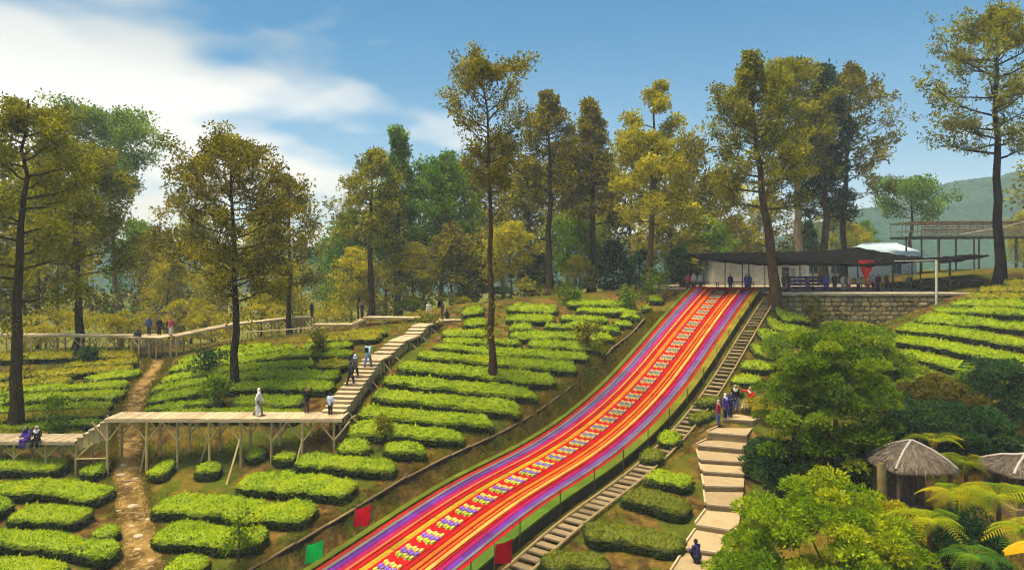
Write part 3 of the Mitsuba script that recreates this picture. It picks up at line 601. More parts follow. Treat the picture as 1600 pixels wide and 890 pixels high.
def grow_tree(base, height, R, c0, pal, seed, shape='egg', limbs=22, n_leaf=5200, size=0.28, r0=0.22, lean=(0, 0), tuft=0.5, bark=BARK, up=0.42, wander=0.25, low=0.0, trunks=1, subs=8):
    """(trunk mesh, branches mesh, leaf vertices, leaf faces, leaf colours). c0: where the crown begins, as a share of the height."""
    g = np.random.default_rng(seed); base = np.asarray(base, float); T_, B_, CL = [], [], []
    for tk in range(trunks):
        off = np.zeros(2) if tk == 0 else g.normal(size=2) * R * 0.28; hh = height * (1 if tk == 0 else g.uniform(0.75, 0.93))
        u = np.linspace(0, 1, 14); ph = g.uniform(0, 6, 2)
        ax = base + np.stack([lean[0] * u ** 1.4 + off[0] * u ** 0.7 + wander * np.sin(u * 5 + ph[0]) * u, lean[1] * u ** 1.4 + off[1] * u ** 0.7 + wander * np.sin(u * 4.3 + ph[1]) * u, u * hh * 0.985 - 0.35 * (u == 0)], 1)
        ax[:, :2] += g.normal(size=(14, 2)) * 0.012 * hh * 0.3
        rad = r0 * (1.0 if tk == 0 else 0.75) * (1 - 0.9 * u ** 1.1) * (1 + 0.55 * np.exp(-u * 28)); T_.append(tube(ax, np.maximum(rad, 0.02), 8))
        for k in range(limbs // trunks):
            f = c0 + (0.97 - c0) * ((k + g.uniform(0, 1)) / (limbs // trunks)) ** 0.92; cf = (f - c0) / (1 - c0)
            az = k * 2.399 + g.uniform(-0.5, 0.5); Lm = R * np.interp(min(1, cf + 0.14), *SHAPES[shape]) * g.uniform(0.72, 1.06)
            el = up * (0.35 + 0.9 * cf) + g.uniform(-0.15, 0.2); p0 = np.array([np.interp(f, u, ax[:, i]) for i in range(3)])
            v = np.linspace(0, 1, 6); dirn = np.array([np.cos(az), np.sin(az)])
            lz = np.tan(np.clip(el, -0.4, 1.15)) * Lm * (v * 0.6 + v ** 2 * 0.4); lz = np.minimum(lz, (base[2] + height - p0[2]) * (0.2 + 0.8 * v))
            side = g.normal(size=6) * 0.05 * Lm; side[0] = 0
            P = np.column_stack([p0[0] + dirn[0] * Lm * v - dirn[1] * side, p0[1] + dirn[1] * Lm * v + dirn[0] * side, p0[2] + lz + g.normal(size=6) * 0.03 * Lm * v])
            rl = max(0.018, r0 * 0.34 * (1 - f * 0.55)); B_.append(tube(P, rl * (1 - 0.82 * v), 5, False)); CL.append(P[-1:]); CL.append(P[3:5])
            for m in range(subs):
                a = g.uniform(0.30, 1.0); q0 = np.array([np.interp(a, v, P[:, i]) for i in range(3)]); l2 = Lm * g.uniform(0.20, 0.48) * (1.15 - 0.4 * a) + 0.2
                d = np.array([dirn[0], dirn[1], 0.35 + up]) + g.normal(size=3) * 0.75; d /= np.linalg.norm(d); q1 = q0 + d * l2 * 0.55 + [0, 0, 0.05 * l2]; q2 = q0 + d * l2 + [0, 0, 0.22 * l2]
                q2[2] = min(q2[2], base[2] + height * 1.0)
                B_.append(tube(np.array([q0, q1, q2]), rl * 0.42 * np.array([1 - a * 0.5, 0.4, 0.2]), 4, False)); CL += [q1[None], q2[None], (q1 + q2)[None] / 2 + g.normal(size=(1, 3)) * 0.25 * tuft]
        for k in range(int(low * 26)):
            f = g.uniform(0.10, c0); p0 = np.array([np.interp(f, u, ax[:, i]) for i in range(3)]); CL.append(p0[None] + g.normal(size=(1, 3)) * [0.55, 0.55, 0.3])
    C = np.vstack(CL); m = len(C); w = g.uniform(0.15, 1.0, m) ** 1.5 + 0.05; w /= w.sum()
    j = g.choice(m, n_leaf, p=w); tone = np.clip(g.uniform(0.0, 0.75, m) ** 1.1, 0, 1)[j] + g.uniform(0, 0.3, n_leaf)
    P = C[j] + np.clip(g.normal(size=(n_leaf, 3)), -1.7, 1.7) * tuft * 0.40 * np.array([1, 1, 0.75]); N = P - C[j]; N /= np.linalg.norm(N, axis=1, keepdims=True) + 1e-6
    v, f = leaves(P, N * 0.8, size, 0.5, g, up=0.1, spread=0.7)
    return cat_mesh(T_), cat_mesh(B_), v, f, np.repeat(grad(pal, np.clip(tone, 0, 1), g), 4, 0), np.array(bark) * g.uniform(0.8, 1.2)


def add_tree(name, label, cat, data, group=None, M=None, share=None):
    """One tree: trunk, branches, foliage; share = the key of an earlier tree whose meshes are used again under the matrix M."""
    root = thing(name, label, cat, group)
    if share is not None:
        for part in ('trunk', 'branches', 'foliage'):
            scene[root + '__' + part] = {**scene[share + '__' + part], 'to_world': M}; used.add(root + '__' + part)
    else:
        tr, br, v, f, col, bark = data
        obj('trunk', tr, 'bark', root, rgb=bark, smooth=True); obj('branches', br, 'bark', root, rgb=bark, smooth=True, kind='stuff')
        obj('foliage', (v, f), 'leaf', root, rgb=col, kind='stuff')
    labels[root + '__foliage'] = {'kind': 'stuff'}; labels[root + '__branches'] = {'kind': 'stuff'}
    return root


def px_tree(name, label, px, base_py, top_py, half_px, crown_py, pal, seed, d=None, shape='egg', group=None, top_px=None, bark=BARK, r_px=None, n_leaf=5200, size=None, **more):
    """A tree whose foot, top, crown width and crown base stand where the photograph shows them."""
    P = gp1(px, base_py) if d is None else np.array([(px - 800) / F * d, d, float(H((px - 800) / F * d, d))])
    d = P[1]; top = CAMZ - (top_py - 400) / F * d; hgt = top - P[2]; c0 = (CAMZ - (crown_py - 400) / F * d - P[2]) / hgt
    lean = ((top_px - px) / F * d if top_px is not None else 0, 0); P[2] -= 0.1
    return add_tree(name, label, 'tree', grow_tree(P, hgt, half_px / F * d, float(np.clip(c0, 0.05, 0.9)), pal, seed, shape, n_leaf=int(n_leaf * 1.9), size=size or float(np.clip(0.0050 * d, 0.2, 0.46)),
                                                   r0=(r_px or 7) / F * d, lean=lean, bark=bark, **more), group)


DK = (0.035, 0.024, 0.014)
px_tree('tall_tree', 'tall olive tree at the left edge whose trunk stands behind the low walkway', 24, 672, 145, 105, 470, OLIVE, 1, shape='dome', n_leaf=14000, r_px=9.5, limbs=26, top_px=40, tuft=0.75, bark=(0.075, 0.05, 0.02), low=0.5)
px_tree('tall_tree', 'dense olive tree right of the leftmost tree, trunk behind the far walkway', 122, 545, 222, 92, 430, OLIVE, 2, d=64, shape='dome', n_leaf=14000, r_px=6.5, limbs=26, tuft=1.0)
px_tree('tall_tree', 'dark trunked tree with a broad brown crown standing in the middle tea field', 367, 612, 208, 108, 470, BROWN, 3, shape='dome', n_leaf=15000, r_px=6.5, limbs=44, bark=DK, tuft=0.62, low=0.35)
px_tree('tall_tree', 'sparse brown tree just right of the dark trunked tree', 452, 520, 262, 46, 450, BROWN, 4, d=70, shape='egg', n_leaf=3200, limbs=18, r_px=4, tuft=0.7)
px_tree('tall_tree', 'tallest middle tree with bare trunk rising from the tea rows', 769, 596, 82, 94, 300, BROWN, 5, shape='top', n_leaf=5600, r_px=6.2, limbs=34, top_px=756, tuft=0.55, bark=(0.065, 0.042, 0.02), up=0.75, low=1.4, subs=6)
px_tree('tall_tree', 'olive tree with forked outline at the left end of the central grove', 580, 486, 226, 58, 390, OLIVE, 6, d=76, shape='egg', n_leaf=4200, limbs=22, r_px=5.5, tuft=0.8)
px_tree('tall_tree', 'dark green tree behind the left end of the central grove', 622, 486, 194, 50, 420, GREEN, 7, d=82, shape='cone', n_leaf=6000, limbs=26, r_px=5.5, tuft=1.0, bark=DK)
px_tree('tall_tree', 'green tree with a paler crown between the dark green and tallest trees', 690, 480, 240, 52, 420, GREEN, 8, d=84, shape='dome', n_leaf=5200, limbs=22, r_px=4.5, tuft=1.0)
px_tree('tall_tree', 'brown olive tree right behind the tallest middle tree', 858, 480, 136, 50, 330, BROWN, 9, d=76, shape='egg', n_leaf=5600, limbs=26, r_px=6, tuft=0.85)
px_tree('tall_tree', 'brown olive tree with a pointed top left of the yellow green one', 925, 470, 146, 50, 350, BROWN, 10, d=78, shape='cone', n_leaf=6000, limbs=28, r_px=6, tuft=0.9)
px_tree('tall_tree', 'yellow green tree with pale forked trunk left of the slide top', 1012, 478, 118, 68, 330, LIME, 11, d=71, shape='egg', n_leaf=7600, limbs=28, r_px=5.5, tuft=0.85, bark=(0.13, 0.095, 0.045), top_px=1030, trunks=2)
px_tree('tall_tree', 'leaning brown trunked tree in front of the terrace shelter', 1209, 492, 78, 82, 330, OLIVE, 12, d=62.0, shape='egg', n_leaf=11000, limbs=34, r_px=8.5, tuft=0.75, top_px=1172, bark=(0.085, 0.05, 0.022), wander=0.5)
px_tree('tall_tree', 'tall tree with whitish bare trunk behind the shelter', 1248, 395, 84, 66, 270, OLIVE, 13, d=82, shape='dome', n_leaf=7600, limbs=26, r_px=7, tuft=0.95, bark=(0.30, 0.23, 0.12), top_px=1238)
px_tree('conifer', 'dark blue green columnar tree behind the shelter', 1288, 395, 92, 44, 345, DARK, 14, d=85, shape='column', n_leaf=10000, limbs=46, r_px=6.5, tuft=1.0, bark=(0.10, 0.07, 0.03), up=0.25)
px_tree('tall_tree', 'thin airy tree with half bare crown right of the dark columnar tree', 1318, 395, 92, 86, 300, BROWN, 15, d=88, shape='egg', n_leaf=5200, limbs=34, r_px=5, tuft=0.75, top_px=1330, subs=7)
px_tree('tall_tree', 'tall black trunked tree at the right edge on the tea hillside', 1561, 441, 6, 112, 250, OLIVE, 16, d=66, shape='dome', n_leaf=9000, limbs=34, r_px=8, tuft=0.7, bark=(0.022, 0.016, 0.012), top_px=1552, subs=8)
px_tree('round_tree', 'round green tree standing alone before the blue ridge', 1423, 372, 284, 52, 345, GREEN, 17, d=115, shape='dome', n_leaf=4200, limbs=18, r_px=3.5, tuft=1.3)
px_tree('umbrella_tree', 'large umbrella crowned green tree rising behind the left trees', 178, 470, 172, 88, 250, GREEN, 18, d=92, shape='umbrella', n_leaf=9000, limbs=26, r_px=5.5, tuft=1.5, bark=(0.24, 0.19, 0.10), top_px=160, up=0.4, lean=None) if False else None
px_tree('umbrella_tree', 'large umbrella crowned green tree rising behind the left trees', 186, 470, 174, 86, 300, [(0.06, 0.14, 0.010), (0.13, 0.23, 0.012), (0.22, 0.32, 0.014), (0.32, 0.38, 0.016)], 18, d=95, shape='umbrella', n_leaf=9000, limbs=26, r_px=5, tuft=1.6, bark=(0.24, 0.19, 0.10), top_px=160, up=0.35)

# the woods behind: a few kinds grown once and set out again and again
kinds = [grow_tree((0, 0, 0), 15, 4.0, 0.16, p, 40 + i, s, limbs=26, n_leaf=int(n * 1.5), size=0.44, r0=0.17, tuft=1.15, bark=b, up=0.42) for i, (p, s, n, b) in enumerate([
    (OLIVE, 'egg', 3600, BARK), (LIME, 'dome', 4200, (0.10, 0.075, 0.035)), (GREEN, 'dome', 4800, DK), (DARK, 'cone', 5000, DK), (BROWN, 'egg', 3200, BARK), (GOLD, 'egg', 3000, BARK)])]
KL = ['olive tree', 'yellow green tree', 'mid green tree', 'dark green tree', 'thin brown olive tree', 'golden leaved tree']
woods = [  # (pixel x, distance, top pixel y, kind, width factor, where)
    (-60, 75, 190, 0, 1.5, 'cut by the left edge behind the leftmost tree'), (60, 84, 250, 4, 1.5, 'between the two leftmost trees'), (90, 100, 330, 5, 1.2, 'low behind the far left walkway'), (215, 108, 345, 2, 1.0, 'under the umbrella crowned tree'),
    (238, 92, 360, 4, 0.8, 'left of the small grey roof'), (262, 86, 392, 5, 0.8, 'beside the small grey roof'), (300, 90, 330, 0, 1.1, 'left of the dark trunked tree'), (330, 84, 410, 1, 0.8, 'behind the rising far walkway'), (408, 88, 340, 5, 1.0, 'behind the crown of the dark trunked tree'),
    (430, 80, 405, 1, 0.9, 'low, right of the dark trunked tree'), (470, 105, 400, 5, 0.9, 'at the misty gap, left side'), (548, 92, 330, 2, 0.9, 'at the misty gap, right side'), (560, 84, 390, 1, 1.0, 'low under the forked olive tree'), (602, 90, 300, 0, 1.2, 'behind the forked olive tree'),
    (646, 78, 380, 5, 1.1, 'low under the dark green tree'), (662, 94, 275, 2, 1.3, 'right of the dark green tree'), (705, 80, 350, 4, 1.1, 'low, left of the tallest middle tree'), (728, 96, 250, 0, 1.2, 'left behind the tallest middle tree'), (745, 82, 400, 3, 1.0, 'dark and low behind the tallest middle tree'),
    (785, 98, 215, 4, 1.2, 'right behind the tallest middle tree'), (798, 80, 350, 1, 1.2, 'low, right of the tallest middle tree'), (828, 92, 250, 0, 1.3, 'second right of the tallest middle tree'), (842, 80, 395, 3, 1.1, 'dark and low on the crest, centre'), (885, 98, 220, 4, 1.2, 'between the two brown olive trees'),
    (900, 84, 330, 2, 1.1, 'mid height in the right half of the grove'), (905, 78, 400, 1, 0.9, 'low on the crest above the round sapling'), (945, 94, 240, 0, 1.2, 'left behind the yellow green tree'), (958, 80, 375, 3, 1.1, 'dark and low, left of the yellow green tree'), (985, 90, 210, 4, 1.2, 'behind the yellow green tree'),
    (1000, 82, 390, 3, 1.1, 'dark under the yellow green tree'), (1050, 84, 300, 1, 1.3, 'right behind the yellow green tree'), (1062, 76, 385, 3, 1.1, 'dark beside the shelter end'), (1085, 92, 215, 4, 1.1, 'between the yellow green and the leaning tree'), (1100, 84, 340, 2, 1.1, 'behind the left end of the shelter'),
    (1128, 96, 270, 1, 1.2, 'left behind the leaning tree'), (1150, 94, 340, 1, 1.1, 'low behind the shelter roof'), (1205, 96, 300, 0, 1.1, 'between the leaning and whitish trunks'), (1262, 94, 345, 3, 0.9, 'low behind the whitish trunk'), (1300, 100, 320, 0, 1.0, 'behind the dark columnar tree'), (1338, 98, 352, 1, 0.8, 'low at the left of the pale roofed house'),
    (1352, 110, 345, 2, 0.7, 'small, left of the round green tree'), (1600, 100, 330, 1, 0.8, 'low behind the frame structure'), (1660, 104, 200, 0, 1.3, 'cut by the right edge'), 
    (510, 150, 372, 2, 0.9, 'pale and far in the misty gap'), (535, 135, 350, 0, 0.8, 'thin and far in the misty gap'), (1680, 60, 300, 1, 1.0, 'low outside the right edge')]
first = {}
for i, (px, d, top, kd, wf, where) in enumerate(woods):
    x = (px - 800) / F * d; b = float(H(x, d)) - 0.15; hgt = CAMZ - (top - 400) / F * d - b; sc = hgt / 15.0; g = np.random.default_rng(900 + i)
    M = T().translate([x, d, b]).rotate([0, 0, 1], float(g.uniform(0, 360))).scale([sc ** 0.45 * wf, sc ** 0.45 * wf, sc])
    lab = f'{KL[kd]} {where}'
    if kd not in first:
        first[kd] = add_tree('wood_tree', lab, 'tree', kinds[kd], 'trees of the woods behind the slope'); r = first[kd]
        for part in ('trunk', 'branches', 'foliage'): scene[r + '__' + part]['to_world'] = M
    else: add_tree('wood_tree', lab, 'tree', None, 'trees of the woods behind the slope', M, first[kd])


# ---------------------------------------------------------------- bushes and saplings
def bush(name, label, cat, C, R, hgt, pal, seed, n_leaf, size, stems=7, group=None, clump=26, tuft=0.75, flat=1.0, core=None):
    """A shrub: several stems from the foot, leaf clumps over the outside of an uneven dome. C: the foot, R: half width."""
    g = np.random.default_rng(seed); C = np.asarray(C, float); B_, CL = [], []
    for k in range(clump):
        az = g.uniform(0, 2 * np.pi); cz = g.uniform(0.0, 1.0) ** 0.8; rr_ = np.sqrt(max(0.05, 1 - (2 * cz - 0.85) ** 2 / 1.4)) * g.uniform(0.55, 1.05)
        CL.append(C + [np.cos(az) * R * rr_, np.sin(az) * R * rr_ * flat, hgt * (0.12 + 0.84 * cz * g.uniform(0.85, 1.05))])
    CL = np.array(CL)
    for k in range(stems):
        e = C + (CL[g.integers(len(CL))] - C) * 0.72; m_ = C + (e - C) * [0.35, 0.35, 0.6] + g.normal(size=3) * 0.1 * R; B_.append(tube(np.array([C + g.normal(size=3) * [0.15, 0.15, 0] * R - [0, 0, 0.15], m_, e]), hgt * np.array([0.013, 0.008, 0.003]), 6, False))
    m = len(CL); j = g.choice(m, n_leaf); tone = g.uniform(0.05, 0.7, m)[j] + g.uniform(0, 0.3, n_leaf)
    rd = g.normal(size=(n_leaf, 3)); rd /= np.linalg.norm(rd, axis=1, keepdims=True); rd[:, 2] = np.abs(rd[:, 2]) * 0.9 - 0.25 * g.random(n_leaf)
    cs = g.uniform(0.6, 1.25, m)[j][:, None] * tuft
    P = CL[j] + rd * cs * g.uniform(0.55, 1.0, (n_leaf, 1)) ** 0.6 * np.array([1, 1, 0.7])
    P[:, 2] = np.maximum(P[:, 2], H(P[:, 0], P[:, 1]) + 0.02)
    v, f = leaves(P, rd, size, 0.52, g, up=0.05, spread=0.6)
    root = thing(name, label, cat, group)
    obj('stems', cat_mesh(B_), 'bark', root, rgb=(0.10, 0.07, 0.03), smooth=True, kind='stuff')
    obj('foliage', (v, f), 'leaf', root, rgb=np.repeat(grad(pal, np.clip(tone, 0, 1), g), 4, 0), kind='stuff')


def px_bush(name, label, px, foot_py, half_px, top_py, pal, seed, d=None, n=2400, size=None, cat='bush', **more):
    P = gp1(px, foot_py) if d is None else np.array([(px - 800) / F * d, d, float(H((px - 800) / F * d, d))])
    h = max(0.4, CAMZ - (top_py - 400) / F * P[1] - P[2])
    bush(name, label, cat, P, half_px / F * P[1], h, pal, seed, n, size or float(np.clip(0.0042 * P[1], 0.09, 0.3)), **more)


px_bush('large_bush', 'large dark green bushy tree above the thatched hut, right of the stepped path', 1296, 775, 98, 522, BUSH, 1, n=40000, clump=120, tuft=0.66, stems=14, size=0.19)
px_bush('large_bush', 'leafy green bush left part of the dark bush mass by the sitting pair', 1246, 700, 36, 560, BUSH, 2, n=13000, clump=46, tuft=0.6, stems=9, d=38.5, size=0.17)
px_bush('large_bush', 'olive green bush at the upper end of the dark bush mass', 1330, 600, 62, 505, BUSH, 3, n=13000, clump=60, tuft=0.8, d=46, size=0.22)
px_bush('large_bush', 'green bush below the yellow tea bush at the wall foot', 1262, 560, 60, 520, BRIGHT, 4, n=9500, clump=50, tuft=0.7, d=51, size=0.24)
px_bush('foreground_bush', 'bright green leafy bush filling the bottom right foreground', 1295, 900, 150, 758, BRIGHT, 5, d=24, n=62000, clump=190, tuft=0.60, size=0.14, stems=12)
px_bush('foreground_bush', 'bright bush at the bottom beside the end of the stepped path', 1165, 900, 52, 842, BRIGHT, 6, d=25, n=10000, clump=34, tuft=0.45, size=0.12)
px_bush('foreground_bush', 'yellow orange leafy bush in front of the hut post', 1400, 880, 44, 782, GOLD, 7, d=25.5, n=8000, clump=34, tuft=0.45, size=0.13)
px_bush('dark_bush', 'olive brown bush below the right hillside', 1470, 660, 52, 596, [(0.05, 0.05, 0.008), (0.10, 0.095, 0.010), (0.16, 0.14, 0.012), (0.2, 0.17, 0.014)], 8, n=11000, clump=50, d=40, tuft=0.7, size=0.2)
px_bush('dark_bush', 'dark green bush left of the second hut roof', 1500, 740, 62, 640, DARK, 9, n=14000, clump=60, d=36, tuft=0.7, size=0.19)
px_bush('dark_bush', 'dark green bush at the right edge above the second hut', 1580, 700, 64, 566, DARK, 10, n=14000, clump=60, d=39, tuft=0.8, size=0.2)
px_bush('dark_bush', 'dark shaded bush right behind the thatched hut', 1400, 720, 46, 618, DARK, 11, n=10000, clump=50, d=37, tuft=0.75, size=0.19)
px_bush('dark_bush', 'olive bush above the dark bush at the right edge', 1560, 620, 50, 575, BUSH, 12, n=8000, clump=40, d=43.5, tuft=0.6, size=0.2)
px_bush('dark_bush', 'dark bush under the fern fronds at lower right', 1500, 890, 70, 800, DARK, 13, n=11000, clump=50, d=25, tuft=0.6, size=0.14)
px_bush('golden_grass_bush', 'golden yellow grassy bush beside the top of the stepped path', 1202, 672, 30, 622, GOLD, 14, n=2600, clump=24, d=43.4, tuft=0.42, size=0.13)
px_bush('golden_grass_bush', 'golden weed clump at the lower end of the stepped path', 1148, 880, 16, 838, GOLD, 15, n=900, clump=12, d=28.3, tuft=0.3, size=0.11)
px_bush('dark_bush', 'dark shrub on the bank right of the stepped path', 1190, 0, 24, 690, DARK, 16, n=6000, clump=34, d=37.5, tuft=0.55, size=0.17)
px_bush('dark_bush', 'dark shrub under the left side of the big bushy tree', 1226, 0, 34, 690, DARK, 17, n=8000, clump=40, d=34.5, tuft=0.6, size=0.17)
px_bush('dark_bush', 'green shrub filling the hollow left of the thatched hut', 1345, 0, 40, 700, DARK, 18, n=9000, clump=44, d=33.5, tuft=0.6, size=0.17)
px_bush('dark_bush', 'yellow green shrub on the slope end of the stone wall', 1335, 0, 50, 508, BRIGHT, 19, n=8000, clump=40, d=55, tuft=0.7, size=0.24)
px_bush('dark_bush', 'olive shrub between the big bushy tree and the right hillside', 1385, 0, 46, 548, BUSH, 20, n=9000, clump=46, d=46, tuft=0.7, size=0.21)
px_bush('dark_bush', 'green shrub under the lowest tea hedge of the right hillside', 1440, 0, 48, 604, BUSH, 21, n=8000, clump=40, d=42.5, tuft=0.6, size=0.2)
px_bush('dark_bush', 'deep green shrub above the second hut roof', 1545, 0, 50, 655, DARK, 22, n=9000, clump=44, d=34, tuft=0.6, size=0.18)
px_bush('foreground_bush', 'bright shrub between the bright bush and the golden bush', 1350, 0, 44, 770, BRIGHT, 23, n=9000, clump=40, d=26.5, tuft=0.5, size=0.14)
SAP = 'saplings growing among the tea rows'
for i, (px, foot, half, top, pal, lab) in enumerate([
    (90, 690, 24, 622, BUSH, 'round sapling right of the leftmost trunk'), (142, 575, 14, 545, DARK, 'small dark round sapling in the left field'), (325, 592, 17, 548, DARK, 'dark sapling left of the dark trunk'), (341, 640, 19, 592, BUSH, 'light leafy sapling just below the dark trunk'),
    (372, 878, 24, 796, BUSH, 'thin sapling in front of the bright tea hedge at lower left'), (498, 562, 12, 522, OLIVE, 'brownish sapling in the middle field'), (919, 552, 15, 508, BROWN, 'brown sapling near the ditch'), (892, 477, 13, 449, BUSH, 'round sapling on the crest in the centre'),
    (980, 486, 15, 450, BUSH, 'bigger sapling on the crest left of the slide'), (1028, 470, 19, 420, BUSH, 'leafy bush sapling right next to the slide top'), (600, 690, 14, 655, OLIVE, 'small sapling in the gap of the hedge right of the walkway'), (668, 515, 18, 497, OLIVE, 'low scrubby plant beside the upper steps'),
    (1262, 500, 13, 462, OLIVE, 'dark climber bush on the stone wall corner'), (1275, 520, 8, 488, BROWN, 'brown bush on the wall face')]):
    P = gp1(px, foot); h = (foot - top) / F * P[1]; key = f'sapling'
    root = thing('sapling', lab, 'sapling', SAP); g = np.random.default_rng(300 + i); R = half / F * P[1]
    obj('stem', tube(np.array([P - [0, 0, 0.1], P + [0.05, 0, h * 0.5], P + [0, 0, h * 0.9]]), [0.05, 0.04, 0.02], 6), 'bark', root, rgb=(0.09, 0.065, 0.03))
    n = 620; cl = P + np.column_stack([g.normal(size=14) * R * 0.5, g.normal(size=14) * R * 0.5, h * g.uniform(0.32, 0.95, 14)]); j = g.integers(0, 14, n)
    q = cl[j] + g.normal(size=(n, 3)) * R * 0.26; v, f = leaves(q, q - cl[j], float(np.clip(0.0052 * P[1], 0.12, 0.3)), 0.5, g, spread=0.7)
    obj('foliage', (v, f), 'leaf', root, rgb=np.repeat(grad(pal, g.uniform(0, 0.8, n), g), 4, 0), kind='stuff')
for i, (px, d, half, top, pal, lab) in enumerate([
    (40, 68, 40, 497, GOLD, 'bright yellow shrub far left beyond the walkway'), (150, 70, 46, 495, GOLD, 'bright yellow shrub behind the far walkway'), (205, 72, 34, 488, LIME, 'yellow green shrub left of the people on the far walkway'), (285, 76, 30, 470, LIME, 'yellow green shrub right of the small grey roof'),
    (330, 72, 32, 480, GOLD, 'golden shrub under the rising far walkway'), (410, 74, 40, 478, GOLD, 'golden shrub behind the dark trunk'), (455, 80, 30, 462, LIME, 'yellow green shrub left of the bench platform'), (520, 76, 34, 470, LIME, 'yellow green shrub right of the bench platform'), (610, 78, 36, 470, OLIVE, 'olive shrub behind the upper walkway'),
    (650, 76, 18, 470, BUSH, 'round green shrub behind the upper walkway end'), (720, 78, 36, 462, OLIVE, 'olive shrub left of the tall trunk on the crest'), (800, 80, 42, 452, BUSH, 'green shrub right of the tall trunk on the crest'), (860, 78, 34, 448, OLIVE, 'olive shrub on the crest in the centre'),
    (940, 80, 40, 442, DARK, 'dark shrub at the edge of the woods'), (1000, 80, 36, 436, DARK, 'dark shrub under the yellow green tree'), (1065, 76, 26, 420, DARK, 'dark shrub next to the slide start'), (1120, 90, 40, 412, BUSH, 'green shrub behind the shelter floor'), (80, 74, 40, 480, LIME, 'pale shrub behind the leftmost tree')]):
    px_bush('wood_edge_shrub', lab, px, 0, half, top, pal, 60 + i, d=d, n=1500, clump=16, tuft=1.0, size=0.30, group='shrubs along the edge of the woods')


# ---------------------------------------------------------------- tall grass and weeds
def blades(P, hgt, n, pal, g):
    P = np.repeat(P, n, 0); m = len(P); P = P + np.column_stack([g.normal(size=(m, 2)) * 0.12, np.zeros(m)]); P[:, 2] = H(P[:, 0], P[:, 1]) - 0.02
    v, f = leaves(P, np.tile([0, 0, 1.0], (m, 1)), hgt, 0.16, g, spread=0.45); return v, f, np.repeat(grad(pal, g.random(m), g), 4, 0)


g = np.random.default_rng(55); n = 60000
gpx = np.column_stack([g.uniform(-20, 1620, n), 480 + 430 * g.random(n) ** 1.0]); P = gp(gpx[:, 0], gpx[:, 1])
bk = slide_pt(g.uniform(6, S1, 7000), -g.uniform(3.7, 5.3, 7000)); bk[:, 2] = H(bk[:, 0], bk[:, 1]); br_ = slide_pt(g.uniform(4, S1, 4000), g.uniform(3.9, 6.0, 4000)); br_[:, 2] = H(br_[:, 0], br_[:, 1]); pe = PATH[g.integers(0, len(PATH) - 1, 4000)]; pk = g.random((4000, 1)); pj = g.integers(0, len(PATH) - 1, 4000); pe = PATH[pj] * (1 - pk) + PATH[pj + 1] * pk + np.column_stack([g.choice([-1, 1], 4000) * g.uniform(0.6, 1.25, 4000), np.zeros(4000), np.zeros(4000)]); extra = np.vstack([bk, br_, pe])
so = np.hypot(P[:, None, 0] - SC[::10, 0], P[:, None, 1] - SC[::10, 1]).min(1); po = np.hypot(P[:, None, 0] - PATH[:, 0], P[:, None, 1] - PATH[:, 1]).min(1)
STEPPATH = gp([1155, 1137, 1127, 1129, 1131, 1131, 1121, 1104, 1095], [662, 690, 707, 729, 746, 768, 800, 835, 870]); qo = np.hypot(P[:, None, 0] - STEPPATH[:, 0], P[:, None, 1] - STEPPATH[:, 1]).min(1)
ok = (so > 3.62) & (po > 1.5) & (qo > 1.9) & (P[:, 1] < 72) & (P[:, 1] > 18) & ~((P[:, 1] > 62.4) & (P[:, 0] > 15)) & (meshkit.fbm(P * [0.5, 0.5, 0], 3, 12) > 0.36) & (cKDTree(HC).query(P[:, :2])[0] > 1.5)
P = np.vstack([P[ok], extra]); v, f, c = blades(P, np.repeat(np.clip(0.0046 * P[:, 1], 0.10, 0.28), 4), 4, [(0.10, 0.11, 0.008), (0.20, 0.17, 0.012), (0.30, 0.22, 0.016), (0.16, 0.20, 0.010)], g)
obj('grass', (v, f), 'leaf', rgb=c, kind='stuff', label='dry yellow green grass and weeds on the bare slopes', cat='grass')

# ---------------------------------------------------------------- bamboo walkways
BAM = np.array((0.44, 0.34, 0.15)); PALE = np.array((0.46, 0.37, 0.22)); rb = np.random.default_rng(21)


def bam(): return BAM * rb.uniform(0.7, 1.2) * np.array([1, rb.uniform(0.93, 1.03), rb.uniform(0.8, 1.1)])


def walk_deck(root, A, B, w, dirs=None, plank=0.19):
    """Planks laid across between the points A and B (same or different height), two edge beams below."""
    A, B = np.array(A, float), np.array(B, float); d = B - A; L = np.linalg.norm(d[:2]); t = d / L; s = np.array([-t[1], t[0], 0])
    ms, n = [], max(2, int(L / plank))
    for k in range(n):
        c = A + d * (k + 0.5) / n + [0, 0, rb.uniform(-0.008, 0.008)]; e = w / 2 + rb.uniform(-0.03, 0.06)
        ms.append(bar(c - s * e, c + s * e, plank * 0.86, 0.045))
    m = cat_mesh(ms); col = np.repeat(np.clip(PALE * rb.uniform(0.72, 1.15, (len(ms), 1)), 0, 0.9), 8, 0)
    obj('deck_planks', m, 'paint', root, rgb=col, kind='stuff')
    for sd in (-1, 1): obj('edge_beam', bar(A + s * sd * w * 0.46 - [0, 0, 0.10], B + s * sd * w * 0.46 - [0, 0, 0.10], 0.09, 0.13), 'paint', root, rgb=bam() * 1.1)


